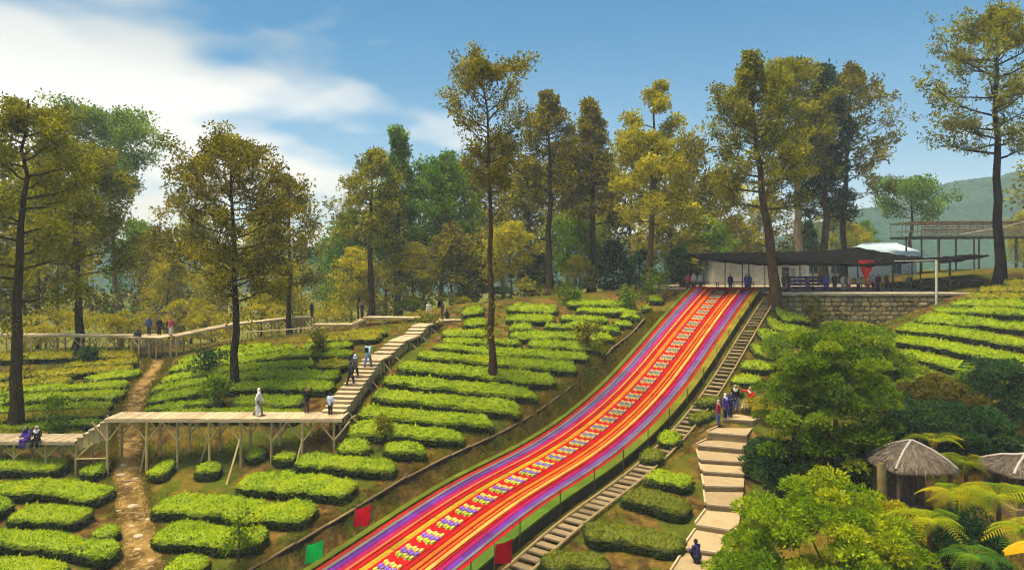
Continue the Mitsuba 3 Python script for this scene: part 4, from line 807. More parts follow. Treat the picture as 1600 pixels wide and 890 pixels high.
def bent(root, P, t, w, vspan=0.78, drop=0.55, brace=True, top=0.16, r=0.055, sides=(-1, 1), foot=None):
    """A pair of posts under the point P of a deck whose direction is t, each with a V of braces in the walkway's plane."""
    s = np.array([-t[1], t[0], 0])
    for sd in sides:
        q = P + s * sd * w * 0.44 - [0, 0, top]; g_ = q.copy() + np.array([rb.uniform(-0.06, 0.06), rb.uniform(-0.05, 0.05), 0]); g_[2] = H(g_[0], g_[1]) - 0.15
        if q[2] - g_[2] < 0.25: continue
        mid = (q + g_) / 2 + np.array([rb.normal() * 0.02, rb.normal() * 0.02, 0])
        obj('post', tube(np.array([g_, mid, q]), r, 7), 'paint', root, rgb=bam())
        if brace:
            h = q[2] - g_[2]; j = q - [0, 0, min(h * 0.62, vspan)]
            for e in (-1, 1): obj('brace', tube(np.array([j, q + t * e * drop * 1.05 + [0, 0, 0.02]]), r * 0.72, 6), 'paint', root, rgb=bam())


DZ = 2.70
root = thing('long_walkway', 'long raised bamboo walkway on forked posts across the lower left', 'walkway')
xa, xb, y0, y1 = -23.3, -9.7, 39.0, 40.7; ym = (y0 + y1) / 2; wd = y1 - y0
walk_deck(root, (xa, ym, DZ), (xb, ym, DZ), wd)
xpost = [(px - 800) / F * 39.0 for px in (166, 228, 276, 325, 374, 424, 472, 521)]
for x in xpost: bent(root, np.array([x, ym, DZ]), np.array([1.0, 0, 0]), wd, vspan=1.15, drop=0.86, r=0.075)
for px, py, x in ((219, 741, xpost[1]), (313, 722, xpost[3]), (354, 758, xpost[4]), (460, 735, xpost[6])):
    obj('prop', tube(np.array([gp1(px, py, -0.05), [x, y0 + 0.1, DZ - 1.15]]), 0.055, 6), 'paint', root, rgb=bam())
obj('fascia', bar((xa, y0 - 0.03, DZ - 0.10), (xb, y0 - 0.03, DZ - 0.10), 0.05, 0.16), 'paint', root, rgb=PALE * 0.9)

root = thing('low_walkway', 'low bamboo walkway at the left edge with two people sitting on it', 'walkway')
LZ = 1.42
walk_deck(root, (-34, ym, LZ), (-24.95, ym, LZ), wd)
for px in (-30, 20, 70, 118): bent(root, np.array([(px - 800) / F * 39.0, ym, LZ]), np.array([1.0, 0, 0]), wd, vspan=0.8, drop=0.86, r=0.07)
obj('fascia', bar((-34, y0 - 0.03, LZ - 0.10), (-24.95, y0 - 0.03, LZ - 0.10), 0.05, 0.16), 'paint', root, rgb=PALE * 0.9)
for k in range(5):
    x0 = -24.93 + k * 0.325; z = LZ + (k + 1) * (DZ - LZ) / 6
    obj('step', box(x0, x0 + 0.32, y0 + 0.1, y1 - 0.1, z - 0.07, z), 'paint', root, rgb=PALE * rb.uniform(0.75, 1.0))
    obj('side_panel', box(x0 + 0.01, x0 + 0.315, y0 + 0.14, y0 + 0.20, LZ - 0.5 + 0.12 * k, z - 0.075), 'paint', root, rgb=bam() * 0.85)
obj('tie_pole', tube(np.array([[-25.0, y0 + 0.05, 0.42], [-23.2, y0 + 0.05, 0.45]]), 0.05, 6), 'paint', root, rgb=bam())

root = thing('stair_bridge', 'long bamboo stair bridge climbing from the walkway corner to the upper platform', 'stairs')
SB = [(520, 646, 40.3, 'F'), (584, 560, 47.2, 'L'), (598, 554.2, 49.0, 'F'), (626, 530, 52.5, 'L'), (645, 523, 55.5, 'F'), (658, 507.4, 59.0, 'L'), (682, 500.6, 63.0, None)]
SP = [at(*q[:3]) for q in SB]
for (a, b, q) in zip(SP[:-1], SP[1:], SB[:-1]):
    d = b - a; L = np.linalg.norm(d[:2]); t = np.array([d[0], d[1], 0]) / L; s = np.array([-t[1], t[0], 0]); W = 1.35
    if q[3] == 'L': walk_deck(root, (a[0], a[1], b[2]), b, W); 
    else:
        n = max(2, int(round(d[2] / 0.165)))
        for k in range(n):
            c0 = a + d * k / n; c1 = a + d * (k + 1) / n; z = a[2] + d[2] * (k + 1) / n
            p0, p1 = c0 - t * 0.04, c1 + t * 0.015; p0[2] = p1[2] = z - 0.03
            obj('step', bar(p0, p1, W + rb.uniform(-0.04, 0.06), 0.06), 'paint', root, rgb=PALE * rb.uniform(0.72, 1.08))
            r0_, r1_ = c1 - s * W / 2, c1 + s * W / 2; r0_[2] = r1_[2] = z - d[2] / n / 2 - 0.035
            obj('riser', bar(r0_ - t * (L / n - 0.02), r1_ - t * (L / n - 0.02), 0.03, d[2] / n - 0.065), 'paint', root, rgb=BAM * rb.uniform(0.75, 0.95))
        for sd in (-1, 1): obj('stringer', bar(a + s * sd * W * 0.47 - [0, 0, 0.12], b + s * sd * W * 0.47 - [0, 0, 0.12], 0.07, 0.22), 'paint', root, rgb=bam())
        for k in range(int(L / 0.42)):                  # woven bamboo panel closing the right side
            c = a + d * (k + 0.5) * 0.42 / L - s * W * 0.5; obj('side_panel', bar(c - [0, 0, 0.62], c - [0, 0, 0.16], 0.045, 0.36, up=t), 'paint', root, rgb=bam() * 0.8)
    for f in ([0.12, 0.4, 0.68, 0.95] if L > 5 else [0.2, 0.8]):
        bent(root, a + d * f - [0, 0, 0.12], t, W, brace=False, r=0.05)
        c = a + d * f - s * W * 0.45 - [0, 0, 0.3]; e = c - s * 0.55 + t * 0.1; e[2] = H(e[0], e[1]) - 0.1
        if f in (0.12, 0.68, 0.2) and c[2] - e[2] > 0.4: obj('prop', tube(np.array([e, c]), 0.042, 6), 'paint', root, rgb=bam() * 1.2)

root = thing('upper_platform', 'small upper bamboo platform where the stair bridge ends, two people on it', 'platform')
pa = at(664, 500.6, 63.4)
walk_deck(root, (pa[0], 64.2, SP[-1][2] + 0.01), (-4.75, 64.2, SP[-1][2] + 0.01), 2.2)
for px in (668, 686, 703, 718): bent(root, np.array([(px - 800) / F * 63.4, 64.2, SP[-1][2]]), np.array([1.0, 0, 0]), 2.2, brace=False, r=0.06)


def walkway(name, label, pts, w, step=2.1, rail=False, vs=0.8):
    root = thing(name, label, 'walkway'); P = [at(*q) for q in pts]
    for a, b in zip(P[:-1], P[1:]):
        walk_deck(root, a, b, w, plank=0.24); d = b - a; L = np.linalg.norm(d); t = np.array([d[0], d[1], 0]) / np.linalg.norm(d[:2]); n = max(1, int(L / step))
        for k in range(n + (b is P[-1])): bent(root, a + d * k / n, t, w, vspan=vs, drop=step * 0.42, r=0.06, sides=(-1, 1))
    return root, P


walkway('far_walkway', 'far bamboo walkway running level across the left field edge', [(-60, 521, 62), (212, 523, 61.4)], 1.3)
root = thing('viewing_platform', 'wider far bamboo platform on tall white posts with four people on it', 'platform')
walk_deck(root, at(213, 524, 61.3), at(268, 525, 60.7), 2.6)
for px in (218, 228, 244, 255, 277): bent(root, np.array([(px - 800) / F * 61.0, 61.0, 4.93]), np.array([1.0, 0, 0]), 2.6, brace=px in (228, 255), r=0.07)
walkway('rising_walkway', 'far bamboo walkway rising from the platform towards the bench deck', [(269, 524.5, 60.9), (365, 505, 66), (458, 495.5, 72)], 1.3)
walkway('bench_deck', 'small far bench deck with a standing dark figure', [(459, 495, 72), (489, 494.5, 72)], 1.4, step=1.0)
walkway('mid_walkway', 'short low stretch of bamboo walkway left of the upper walkway', [(491, 506, 66), (551, 506, 66)], 1.2, step=1.6)
walkway('upper_walkway', 'upper bamboo walkway on V shaped posts leading to the upper platform', [(572, 494.6, 67), (664, 495.6, 65.3)], 1.3, step=1.7)
root = thing('walkway_ramp', 'brown bamboo ramp joining the short low stretch and the upper walkway', 'ramp')
a, b = at(551, 506, 66.2), at(573, 494.6, 67); walk_deck(root, a, b, 1.2)
for k in range(5): c = a + (b - a) * (k + 0.5) / 5 - [0, 0.62, 0]; obj('side_panel', bar(c - [0, 0, 1.0], c - [0, 0, 0.1], 0.05, 0.25, up=(1, 0, 0)), 'paint', root, rgb=bam() * 0.8)
root = thing('bamboo_railing', 'low bamboo railing across the hillside behind the dark trunk', 'railing')
a, b = at(372, 519, 64), at(488, 511.5, 65); obj('rail', tube(np.array([a, (a + b) / 2 - [0, 0, 0.05], b]), 0.06, 6), 'paint', root, rgb=PALE)
for k in range(9): c = a + (b - a) * k / 8; obj('post', tube(np.array([[c[0], c[1], H(c[0], c[1]) - 0.1], c]), 0.045, 6), 'paint', root, rgb=bam())

# ---------------------------------------------------------------- ditch wall, fences, flags along the slide
root = thing('ditch_wall', 'dark board wall of the ditch along the left edge of the slide', 'wall')
SW = np.arange(9.0, S1 - 1.5, 1.8)
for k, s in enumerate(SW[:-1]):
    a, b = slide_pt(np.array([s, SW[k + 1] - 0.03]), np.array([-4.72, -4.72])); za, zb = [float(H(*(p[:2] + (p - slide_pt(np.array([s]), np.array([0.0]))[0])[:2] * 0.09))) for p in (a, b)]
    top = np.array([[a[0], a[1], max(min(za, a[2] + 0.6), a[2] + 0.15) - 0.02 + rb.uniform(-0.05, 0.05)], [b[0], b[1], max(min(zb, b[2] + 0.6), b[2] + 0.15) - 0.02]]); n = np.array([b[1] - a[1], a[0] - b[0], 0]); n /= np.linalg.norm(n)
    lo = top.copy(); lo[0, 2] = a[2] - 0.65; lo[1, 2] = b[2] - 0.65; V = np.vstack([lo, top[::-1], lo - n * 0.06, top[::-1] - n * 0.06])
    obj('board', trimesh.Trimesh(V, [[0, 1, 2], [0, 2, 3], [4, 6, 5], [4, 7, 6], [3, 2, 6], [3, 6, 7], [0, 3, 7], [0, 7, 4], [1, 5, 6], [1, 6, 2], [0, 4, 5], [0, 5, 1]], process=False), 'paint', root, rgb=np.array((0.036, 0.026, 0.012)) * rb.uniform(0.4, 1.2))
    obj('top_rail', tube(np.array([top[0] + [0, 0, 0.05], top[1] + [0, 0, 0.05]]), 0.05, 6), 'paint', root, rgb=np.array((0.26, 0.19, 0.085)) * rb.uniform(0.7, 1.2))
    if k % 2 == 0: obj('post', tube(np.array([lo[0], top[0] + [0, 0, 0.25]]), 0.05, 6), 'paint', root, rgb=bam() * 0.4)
root = thing('post_fence', 'row of thin dark poles with a rope along the right edge of the slide', 'fence'); tops = []
for s in np.arange(2, S1 - 4, 3.4):
    p = slide_pt(np.array([s]), np.array([3.72]))[0]; tops.append(p + [0, 0, 0.85]); obj('pole', tube(np.array([p - [0, 0, 0.8], p + [0, 0, 0.9]]), 0.028, 6), 'paint', root, rgb=(0.06, 0.045, 0.025))
obj('rope', tube(np.array(tops), 0.010, 4), 'paint', root, rgb=(0.05, 0.045, 0.04))
for lab, col, px, py, hh in (('red cloth flag on a stick at the ditch left of the slide', (0.85, 0.010, 0.045), 553, 827, 0.95), ('green cloth flag on a stick at the lower left of the slide', (0.012, 0.80, 0.16), 477, 886, 1.0), ('dark red cloth flag on a stick at the lower right edge of the slide', (0.55, 0.012, 0.025), 742, 897, 1.1)):
    P = gp1(px, py); root = thing('flag', lab, 'flag')
    if px == 742: P = slide_pt(np.array([S1 - 14.2]), np.array([3.74]))[0] - [0, 0, 0.3]
    obj('stick', tube(np.array([P - [0, 0, 0.2], P + [0.02, 0, hh + 0.06]]), 0.02, 6), 'paint', root, rgb=(0.12, 0.09, 0.05))
    u, v = np.meshgrid(np.linspace(0, 1, 9), np.linspace(0, 1, 9)); X = P[0] + 0.02 + u * 0.74; Z = P[2] + hh - 0.85 * (1 - v) + 0.20 * u - 0.10 * u * (1 - v); Yy = P[1] + 0.13 * np.sin(u * 6 + v * 2.2) * u - 0.02; X = X + 0.10 * (v - 0.5) + 0.03 * np.sin(v * 6) * u
    V = np.stack([X, Yy, Z], -1).reshape(-1, 3); V = np.vstack([V, V + [0, 0.012, 0]]); i, j = np.meshgrid(np.arange(8), np.arange(8)); q = (i * 9 + j).ravel(); f = np.stack([q, q + 1, q + 10, q + 9], 1)
    obj('cloth', (V, np.vstack([f, f[:, ::-1] + 81])), 'leaf', root, rgb=col, smooth=False)

# ---------------------------------------------------------------- stepped path
root = thing('stepped_path', 'pale stepped path of wide slabs winding down on the right of the slide', 'steps')
LN = [((1150, 648), (1190, 656)), ((1130, 660), (1177, 667)), ((1106, 685), (1167, 695)), ((1090, 702), (1163, 713)), ((1094, 725), (1163, 733)), ((1098, 742), (1163, 750)), ((1101, 766), (1162, 771)), ((1104, 798), (1157, 803)), ((1088, 829), (1153, 841)), ((1069, 866), (1140, 876)), ((1050, 905), (1130, 912))]
GL = [(gp1(*a), gp1(*b)) for a, b in LN]
for k in range(len(GL) - 1):
    (a, b), (c, d) = GL[k], GL[k + 1]; z = (a[2] + b[2] + c[2] + d[2]) / 4 + 0.20
    V = np.array([a, b, d, c]); V[:, 2] = z; V[2:, :2] += (V[2:, :2] - V[:2, :2]) * 0.0; W_ = np.vstack([V, V - [0, 0, 0.6]])
    obj('step', trimesh.Trimesh(W_, [[0, 2, 1], [0, 3, 2], [4, 5, 6], [4, 6, 7]] + [x for i in range(4) for x in ([i, (i + 1) % 4, i + 4], [(i + 1) % 4, (i + 1) % 4 + 4, i + 4])], process=False), 'paint', root, rgb=np.array((0.32, 0.245, 0.13)) * rb.uniform(0.8, 1.12))
    n = (V[3] - V[0]); n[2] = 0; n /= np.linalg.norm(n); obj('nosing', bar(V[3] + n * 0.03 - [0, 0, 0.035], V[2] + n * 0.03 - [0, 0, 0.035], 0.10, 0.085), 'paint', root, rgb=np.array((0.38, 0.32, 0.21)) * rb.uniform(0.85, 1.1))
    if k: obj('edge_slab', bar(V[0] + [-0.06, 0, 0.02], V[3] + [-0.06, 0, 0.02], 0.09, 0.12), 'paint', root, rgb=np.array((0.42, 0.34, 0.20)) * rb.uniform(0.85, 1.1))
ORD = ['first', 'second', 'third', 'fourth', 'fifth', 'sixth', 'seventh', 'eighth', 'ninth', 'tenth']
SLAB = ['biggest, in the middle', 'below the biggest one', 'at the right side near the bottom', 'small, in the lower middle', 'left side under the walkway', 'just below the one under the walkway', 'small, at the left edge beside a hedge', 'tiny, at the right edge', 'tiny, above the lower middle', 'small, nearest the bottom edge', 'flat, under the walkway stair', 'small, right under the walkway']
# log steps and stones on the earth path
for k, (px, py, wpx) in enumerate([(216, 603, 26), (214, 609, 26), (212, 615, 28), (209, 621, 26), (206, 628, 26), (203, 634, 26), (204, 690, 30), (203, 703, 32), (203, 752, 38), (207, 803, 44)]):
    a, b = gp1(px - wpx / 2, py, 0.02), gp1(px + wpx / 2, py + 1, 0.02)
    obj('log_step', tube(np.array([a, (a + b) / 2 + [0, 0.05, 0.03], b]), 0.085, 7), 'bark', rgb=np.array((0.22, 0.15, 0.07)) * rb.uniform(0.7, 1.2), smooth=True, label=f'half buried log across the earth path, {ORD[k]} from its far end', cat='log', group='log steps across the earth path')
for k, (px, py, s) in enumerate([(208, 791, 0.24), (217, 838, 0.2), (249, 855, 0.2), (215, 859, 0.13), (193, 728, 0.16), (199, 757, 0.15), (186, 798, 0.12), (231, 812, 0.1), (206, 822, 0.11), (236, 876, 0.12), (190, 742, 0.2), (212, 748, 0.14)]):
    m = trimesh.creation.icosphere(2, s); v = m.vertices; v *= [1.25, 0.9, 0.55]; v *= 0.75 + 0.5 * meshkit.noise(v * 4 + k * 7, k)[:, None]; m.apply_translation(gp1(px, py, 0.03))
    obj('stone', m, 'paint', rgb=np.array((0.42, 0.34, 0.22)) * rb.uniform(0.8, 1.2), smooth=40, label='pale loose stone on the earth path, ' + SLAB[k], cat='stone', group='loose stones on the earth path')

# ---------------------------------------------------------------- shelter and what stands on the terrace
root = thing('shelter', 'long open shelter roofed with sagging black netting on thin posts', 'shelter')
fr = np.array([(1085, 399.5), (1140, 407), (1200, 411), (1250, 410), (1300, 411), (1355, 413), (1400, 409), (1440, 404), (1480, 407), (1545, 397)], float)
bk = np.array([(1085, 396), (1140, 394), (1200, 393), (1250, 392), (1300, 392), (1358, 385), (1380, 389), (1440, 399), (1480, 402), (1545, 396)], float)
u = np.linspace(1085, 1545, 70); A = np.array([at(x, np.interp(x, *fr.T), 64.6) for x in u]); B = np.array([at(x, np.interp(x, *bk.T), 76.0) for x in u])
B[:, 0] = A[:, 0] + (B[:, 0] - A[:, 0]) * 0.75; v = np.linspace(0, 1, 14); S = A[:, None] * (1 - v)[None, :, None] + B[:, None] * v[None, :, None]
S[..., 2] += -0.30 * np.sin(v * np.pi * 3)[None] ** 2 * 0.5 - 0.12 * np.sin(np.arange(70) * 0.9)[:, None] ** 2 * 0.8
i, j = np.meshgrid(np.arange(69), np.arange(13), indexing='ij'); q = (i * 14 + j).ravel(); f = np.stack([q, q + 14, q + 15, q + 1], 1); V = S.reshape(-1, 3)
obj('net_roof', (np.vstack([V, V - [0, 0, 0.035]]), np.vstack([f, f[:, ::-1] + len(V)])), 'matte', root, rgb=(0.007, 0.007, 0.006), smooth=True)
E_ = A.copy(); E_[:, 2] -= 0.03; E2 = E_ - np.column_stack([0 * u, 0 * u, 0.17 + 0.10 * np.sin(u * 0.11) ** 2]); V = np.stack([E_, E2], 1).reshape(-1, 3); q = np.arange(69) * 2; f = np.stack([q, q + 1, q + 3, q + 2], 1)
obj('net_valance', (np.vstack([V, V + [0, 0.03, 0]]), np.vstack([f, f[:, ::-1] + len(V)])), 'matte', root, rgb=(0.007, 0.007, 0.006))
for px, d, c, r in ((1133, 66, DK, 0.05), (1170, 66, DK, 0.06), (1195, 70, (0.3, 0.26, 0.2), 0.05), (1270, 66, DK, 0.06), (1322, 66, DK, 0.06), (1395, 65.3, (0.05, 0.045, 0.03), 0.085), (1438, 66, DK, 0.06), (1484, 65, (0.03, 0.025, 0.02), 0.09), (1160, 74, DK, 0.06), (1250, 74, DK, 0.06), (1340, 74, DK, 0.06), (1425, 74, DK, 0.06)):
    x = (px - 800) / F * d; zt = np.interp(px, u, A[:, 2]) * (1 - (d - 64.6) / 11.4) + np.interp(px, u, B[:, 2]) * (d - 64.6) / 11.4
    obj('post', tube(np.array([[x, d, TERR - 0.1], [x, d, zt - 0.1]]), r, 7), 'paint', root, rgb=c)
for a, b in ((1090, 1300), (1300, 1540)): obj('beam', tube(np.array([at(x, np.interp(x, *fr.T) + 0.5, 64.9) - [0, 0, 0.15] for x in np.linspace(a, b, 9)]), 0.05, 6), 'paint', root, rgb=(0.10, 0.07, 0.04))
root = thing('white_post', 'tall white painted post standing in front of the stone wall end', 'post'); x = 663 / F * 62.2
obj('shaft', tube(np.array([[x, 62.2, H(x, 62.2) - 0.2], [x, 62.2, 11.6]]), 0.10, 8), 'paint', root, rgb=(0.55, 0.58, 0.45)); obj('cross_bar', tube(np.array([[x - 3.8, 62.25, 11.55], [x + 0.1, 62.25, 11.62]]), 0.04, 6), 'paint', root, rgb=(0.45, 0.45, 0.36))

root = thing('white_building', 'low white walled building behind the shelter posts', 'building')
X0, X1 = 23.5, 34.5
obj('wall', box(X0, X1, 80, 88, TERR - 0.2, 11.35), 'paint', root, rgb=(0.62, 0.64, 0.58)); obj('roof', box(X0 - 0.4, X1 + 0.4, 79.4, 88.4, 11.36, 11.55), 'paint', root, rgb=(0.12, 0.11, 0.10))
for px0, px1 in ((1140, 1156), (1163, 1179), (1222, 1233)):
    a, b = (px0 - 800) / F * 80, (px1 - 800) / F * 80; k = obj('window', box(a, b, 79.93, 79.99, 9.5, 10.7), 'paint', root, rgb=(0.05, 0.07, 0.06)) if px0 > 1200 else obj('panel', box(a, b, 79.95, 79.99, 8.9, 11.0), 'paint', root, rgb=(0.52, 0.55, 0.52))
    if px0 > 1200: obj('frame', cat_mesh([box(a - 0.06, b + 0.06, 79.88, 79.925, z, z + 0.07) for z in (9.43, 10.08, 10.7)]), 'paint', k, rgb=(0.5, 0.5, 0.45))
obj('door', box((1236 - 800) / F * 80, (1243 - 800) / F * 80, 79.94, 79.99, TERR, 10.6), 'paint', root, rgb=(0.35, 0.36, 0.33))
root = thing('pale_roofed_house', 'white house with a pale blue metal hip roof behind the shelter', 'house')
hx0, hx1, hy0, hy1 = 38.0, 54.5, 92, 100
obj('wall', box(hx0, hx1, hy0, hy1, TERR - 0.3, 12.0), 'paint', root, rgb=(0.60, 0.60, 0.54))
V = np.array([[46.3, hy0 - .7, 12.0], [56.6, hy0 - .7, 12.0], [56.6, hy1 + .7, 12.0], [46.3, hy1 + .7, 12.0], [49.3, 96, 13.75], [54.2, 96, 13.75]])
obj('roof', trimesh.Trimesh(V, [[0, 1, 5], [0, 5, 4], [1, 2, 5], [2, 3, 4], [2, 4, 5], [3, 0, 4], [0, 2, 1], [0, 3, 2]], process=False), 'plastic', root, rgb=(0.52, 0.66, 0.74))
obj('ridge_cap', tube(V[4:6] + [0, 0, 0.04], 0.07, 6), 'paint', root, rgb=(0.6, 0.7, 0.75))
for a in (40, 43, 51.2): w_ = obj('window', box(a, a + 1.2, hy0 - 0.05, hy0 - 0.01, 9.7, 11.0), 'paint', root, rgb=(0.04, 0.06, 0.06)); obj('frame', cat_mesh([box(a - 0.08, a + 1.28, hy0 - 0.09, hy0 - 0.052, z, z + 0.08) for z in (9.62, 11.0)] + [box(x, x + 0.06, hy0 - 0.09, hy0 - 0.052, 9.71, 10.99) for x in (a - 0.06, a + 0.57, a + 1.2)]), 'paint', w_, rgb=(0.5, 0.5, 0.46))
root = thing('frame_structure', 'raised wooden frame structure with railings at the upper right', 'structure')
bx0, bx1 = at(1440, 0, 86)[0], 72
for yy in (86, 89.5, 93):
    for z, r, c in ((16.3, 0.10, (0.16, 0.12, 0.06)), (15.3, 0.05, (0.30, 0.24, 0.14)), (14.35, 0.13, (0.10, 0.12, 0.07))): obj('beam', tube(np.array([[bx0, yy, z], [bx1, yy, z + 0.15]]), r, 6), 'paint', root, rgb=c)
    for x in np.arange(bx0, bx1, 1.55): obj('upright', tube(np.array([[x, yy, 14.3], [x, yy, 16.3]]), 0.04, 5), 'paint', root, rgb=(0.28, 0.22, 0.12))
    for x in (bx0 + 2.1, bx0 + 6.6, bx0 + 12.0, bx0 + 17): obj('post', tube(np.array([[x, yy, H(x, yy) - 0.2], [x, yy, 14.3]]), 0.11, 7), 'paint', root, rgb=(0.10, 0.085, 0.045))
for x in np.arange(bx0, bx1, 0.62): obj('joist', bar((x, 85.6, 16.42), (x, 93.4, 16.42), 0.07, 0.08), 'paint', root, rgb=np.array((0.20, 0.15, 0.08)) * rb.uniform(0.7, 1.2))
for x in np.arange(bx0, bx1, 0.9): obj('floor_board', bar((x, 85.7, 14.50), (x, 93.3, 14.50), 0.80, 0.05), 'paint', root, rgb=np.array((0.11, 0.10, 0.05)) * rb.uniform(0.7, 1.2))
for z in np.arange(14.62, 16.2, 0.26): obj('slat', bar((bx0 - 0.1, 85.93, z), (bx1, 85.93, z + 0.1), 0.04, 0.13), 'paint', root, rgb=np.array((0.20, 0.14, 0.07)) * rb.uniform(0.7, 1.3))
obj('cable', tube(np.array([at(1500, 366, 85.5), at(1560, 356, 85.5), at(1610, 344, 85.5)]), 0.035, 5), 'paint', root, rgb=(0.5, 0.48, 0.42))

root = thing('storage_rack', 'rack of stacked blue mats standing near the terrace edge', 'rack'); a, b = at(1232, 0, 67)[0], at(1292, 0, 67)[0]
for x in (a, (a + b) / 2, b): obj('upright', box(x - 0.04, x + 0.04, 66.6, 67.4, TERR, 9.95), 'paint', root, rgb=(0.09, 0.06, 0.04))
for k in range(4):
    z = TERR + 0.18 + k * 0.33; obj('shelf', box(a + 0.05, b - 0.05, 66.62, 67.38, z, z + 0.04), 'paint', root, rgb=(0.14, 0.09, 0.05))
    for m_ in range(9): obj('mat', tube(np.array([[a + 0.2 + m_ * 0.40, 66.55, z + 0.15], [a + 0.2 + m_ * 0.40, 67.45, z + 0.15]]), 0.10, 7), 'plastic', root, rgb=[(0.03, 0.04, 0.30), (0.05, 0.05, 0.36), (0.20, 0.16, 0.30), (0.02, 0.02, 0.16)][(m_ * 3 + k) % 4])
root = thing('red_banner', 'pointed red cloth hanging from the shelter roof', 'banner')
V = np.array([at(1341, 406, 66.2), at(1366, 406, 66.2), at(1363, 420, 66.3), at(1353, 438, 66.2), at(1346, 422, 66.1)]); V2 = np.vstack([V, V + [0, 0.03, 0]])
obj('cloth', trimesh.Trimesh(V2, [[0, 2, 1], [0, 4, 2], [4, 3, 2], [5, 6, 7], [5, 7, 9], [9, 7, 8]] + [x for i in range(5) for x in ([i, (i + 1) % 5, i + 5], [(i + 1) % 5, (i + 1) % 5 + 5, i + 5])], process=False), 'paint', root, rgb=(0.70, 0.012, 0.012))
for px, d, wd_, c, lab in ((1160, 70, 2.2, (0.14, 0.08, 0.04), 'dark wooden table at the left of the shelter'), (1110, 69.4, 1.6, (0.20, 0.11, 0.05), 'low wooden table behind the slide top'), (1335, 68, 2.0, (0.26, 0.18, 0.10), 'wooden table among the seated visitors'), (1375, 69, 2.0, (0.20, 0.14, 0.08), 'wooden table right of the red banner'), (1412, 68, 2.2, (0.05, 0.10, 0.05), 'dark green table at the right of the shelter')):
    x = (px - 800) / F * d; root = thing('table', lab, 'table'); obj('table_top', box(x - wd_ / 2, x + wd_ / 2, d - 0.4, d + 0.4, TERR + 0.72, TERR + 0.77), 'paint', root, rgb=c)
    for sx in (-1, 1):
        for sy in (-1, 1): obj('leg', box(x + sx * wd_ * 0.45 - 0.035, x + sx * wd_ * 0.45 + 0.035, d + sy * 0.34 - 0.035, d + sy * 0.34 + 0.035, TERR, TERR + 0.718), 'paint', root, rgb=np.array(c) * 0.7)
root = thing('rail_fence', 'dark rail fence at the right end of the terrace', 'fence')
for z in (0.45, 0.95): obj('rail', tube(np.array([[39.8, 66.5, TERR + z], [46.0, 66.5, TERR + z + 0.1]]), 0.045, 6), 'paint', root, rgb=(0.10, 0.065, 0.03))
for x in np.arange(39.9, 46.1, 1.2): obj('post', tube(np.array([[x, 66.5, TERR - 0.1], [x, 66.5, TERR + 1.1]]), 0.05, 6), 'paint', root, rgb=(0.10, 0.065, 0.03))
root = thing('small_house', 'small house with a grey pitched roof beyond the far platform', 'house')
x, y = at(256, 0, 104)[0], 104; zb = float(H(x, y)); zt = CAMZ - (474 - 400) / F * 104; ze = CAMZ - (490 - 400) / F * 104
obj('wall', box(x - 2.2, x + 2.2, y - 2.2, y + 2.2, zb - 0.5, ze), 'paint', root, rgb=(0.42, 0.37, 0.28)); V = np.array([[x - 3, y - 3, ze], [x + 3, y - 3, ze], [x + 3, y + 3, ze], [x - 3, y + 3, ze], [x - 0.8, y, zt], [x + 1.4, y, zt]])
obj('roof', trimesh.Trimesh(V, [[0, 1, 5], [0, 5, 4], [1, 2, 5], [2, 3, 4], [2, 4, 5], [3, 0, 4], [0, 2, 1], [0, 3, 2]], process=False), 'paint', root, rgb=(0.26, 0.21, 0.16))
obj('door', box(x - 0.4, x + 0.4, y - 2.26, y - 2.21, zb, min(zb + 2.0, ze - 0.1)), 'paint', root, rgb=(0.10, 0.07, 0.05))

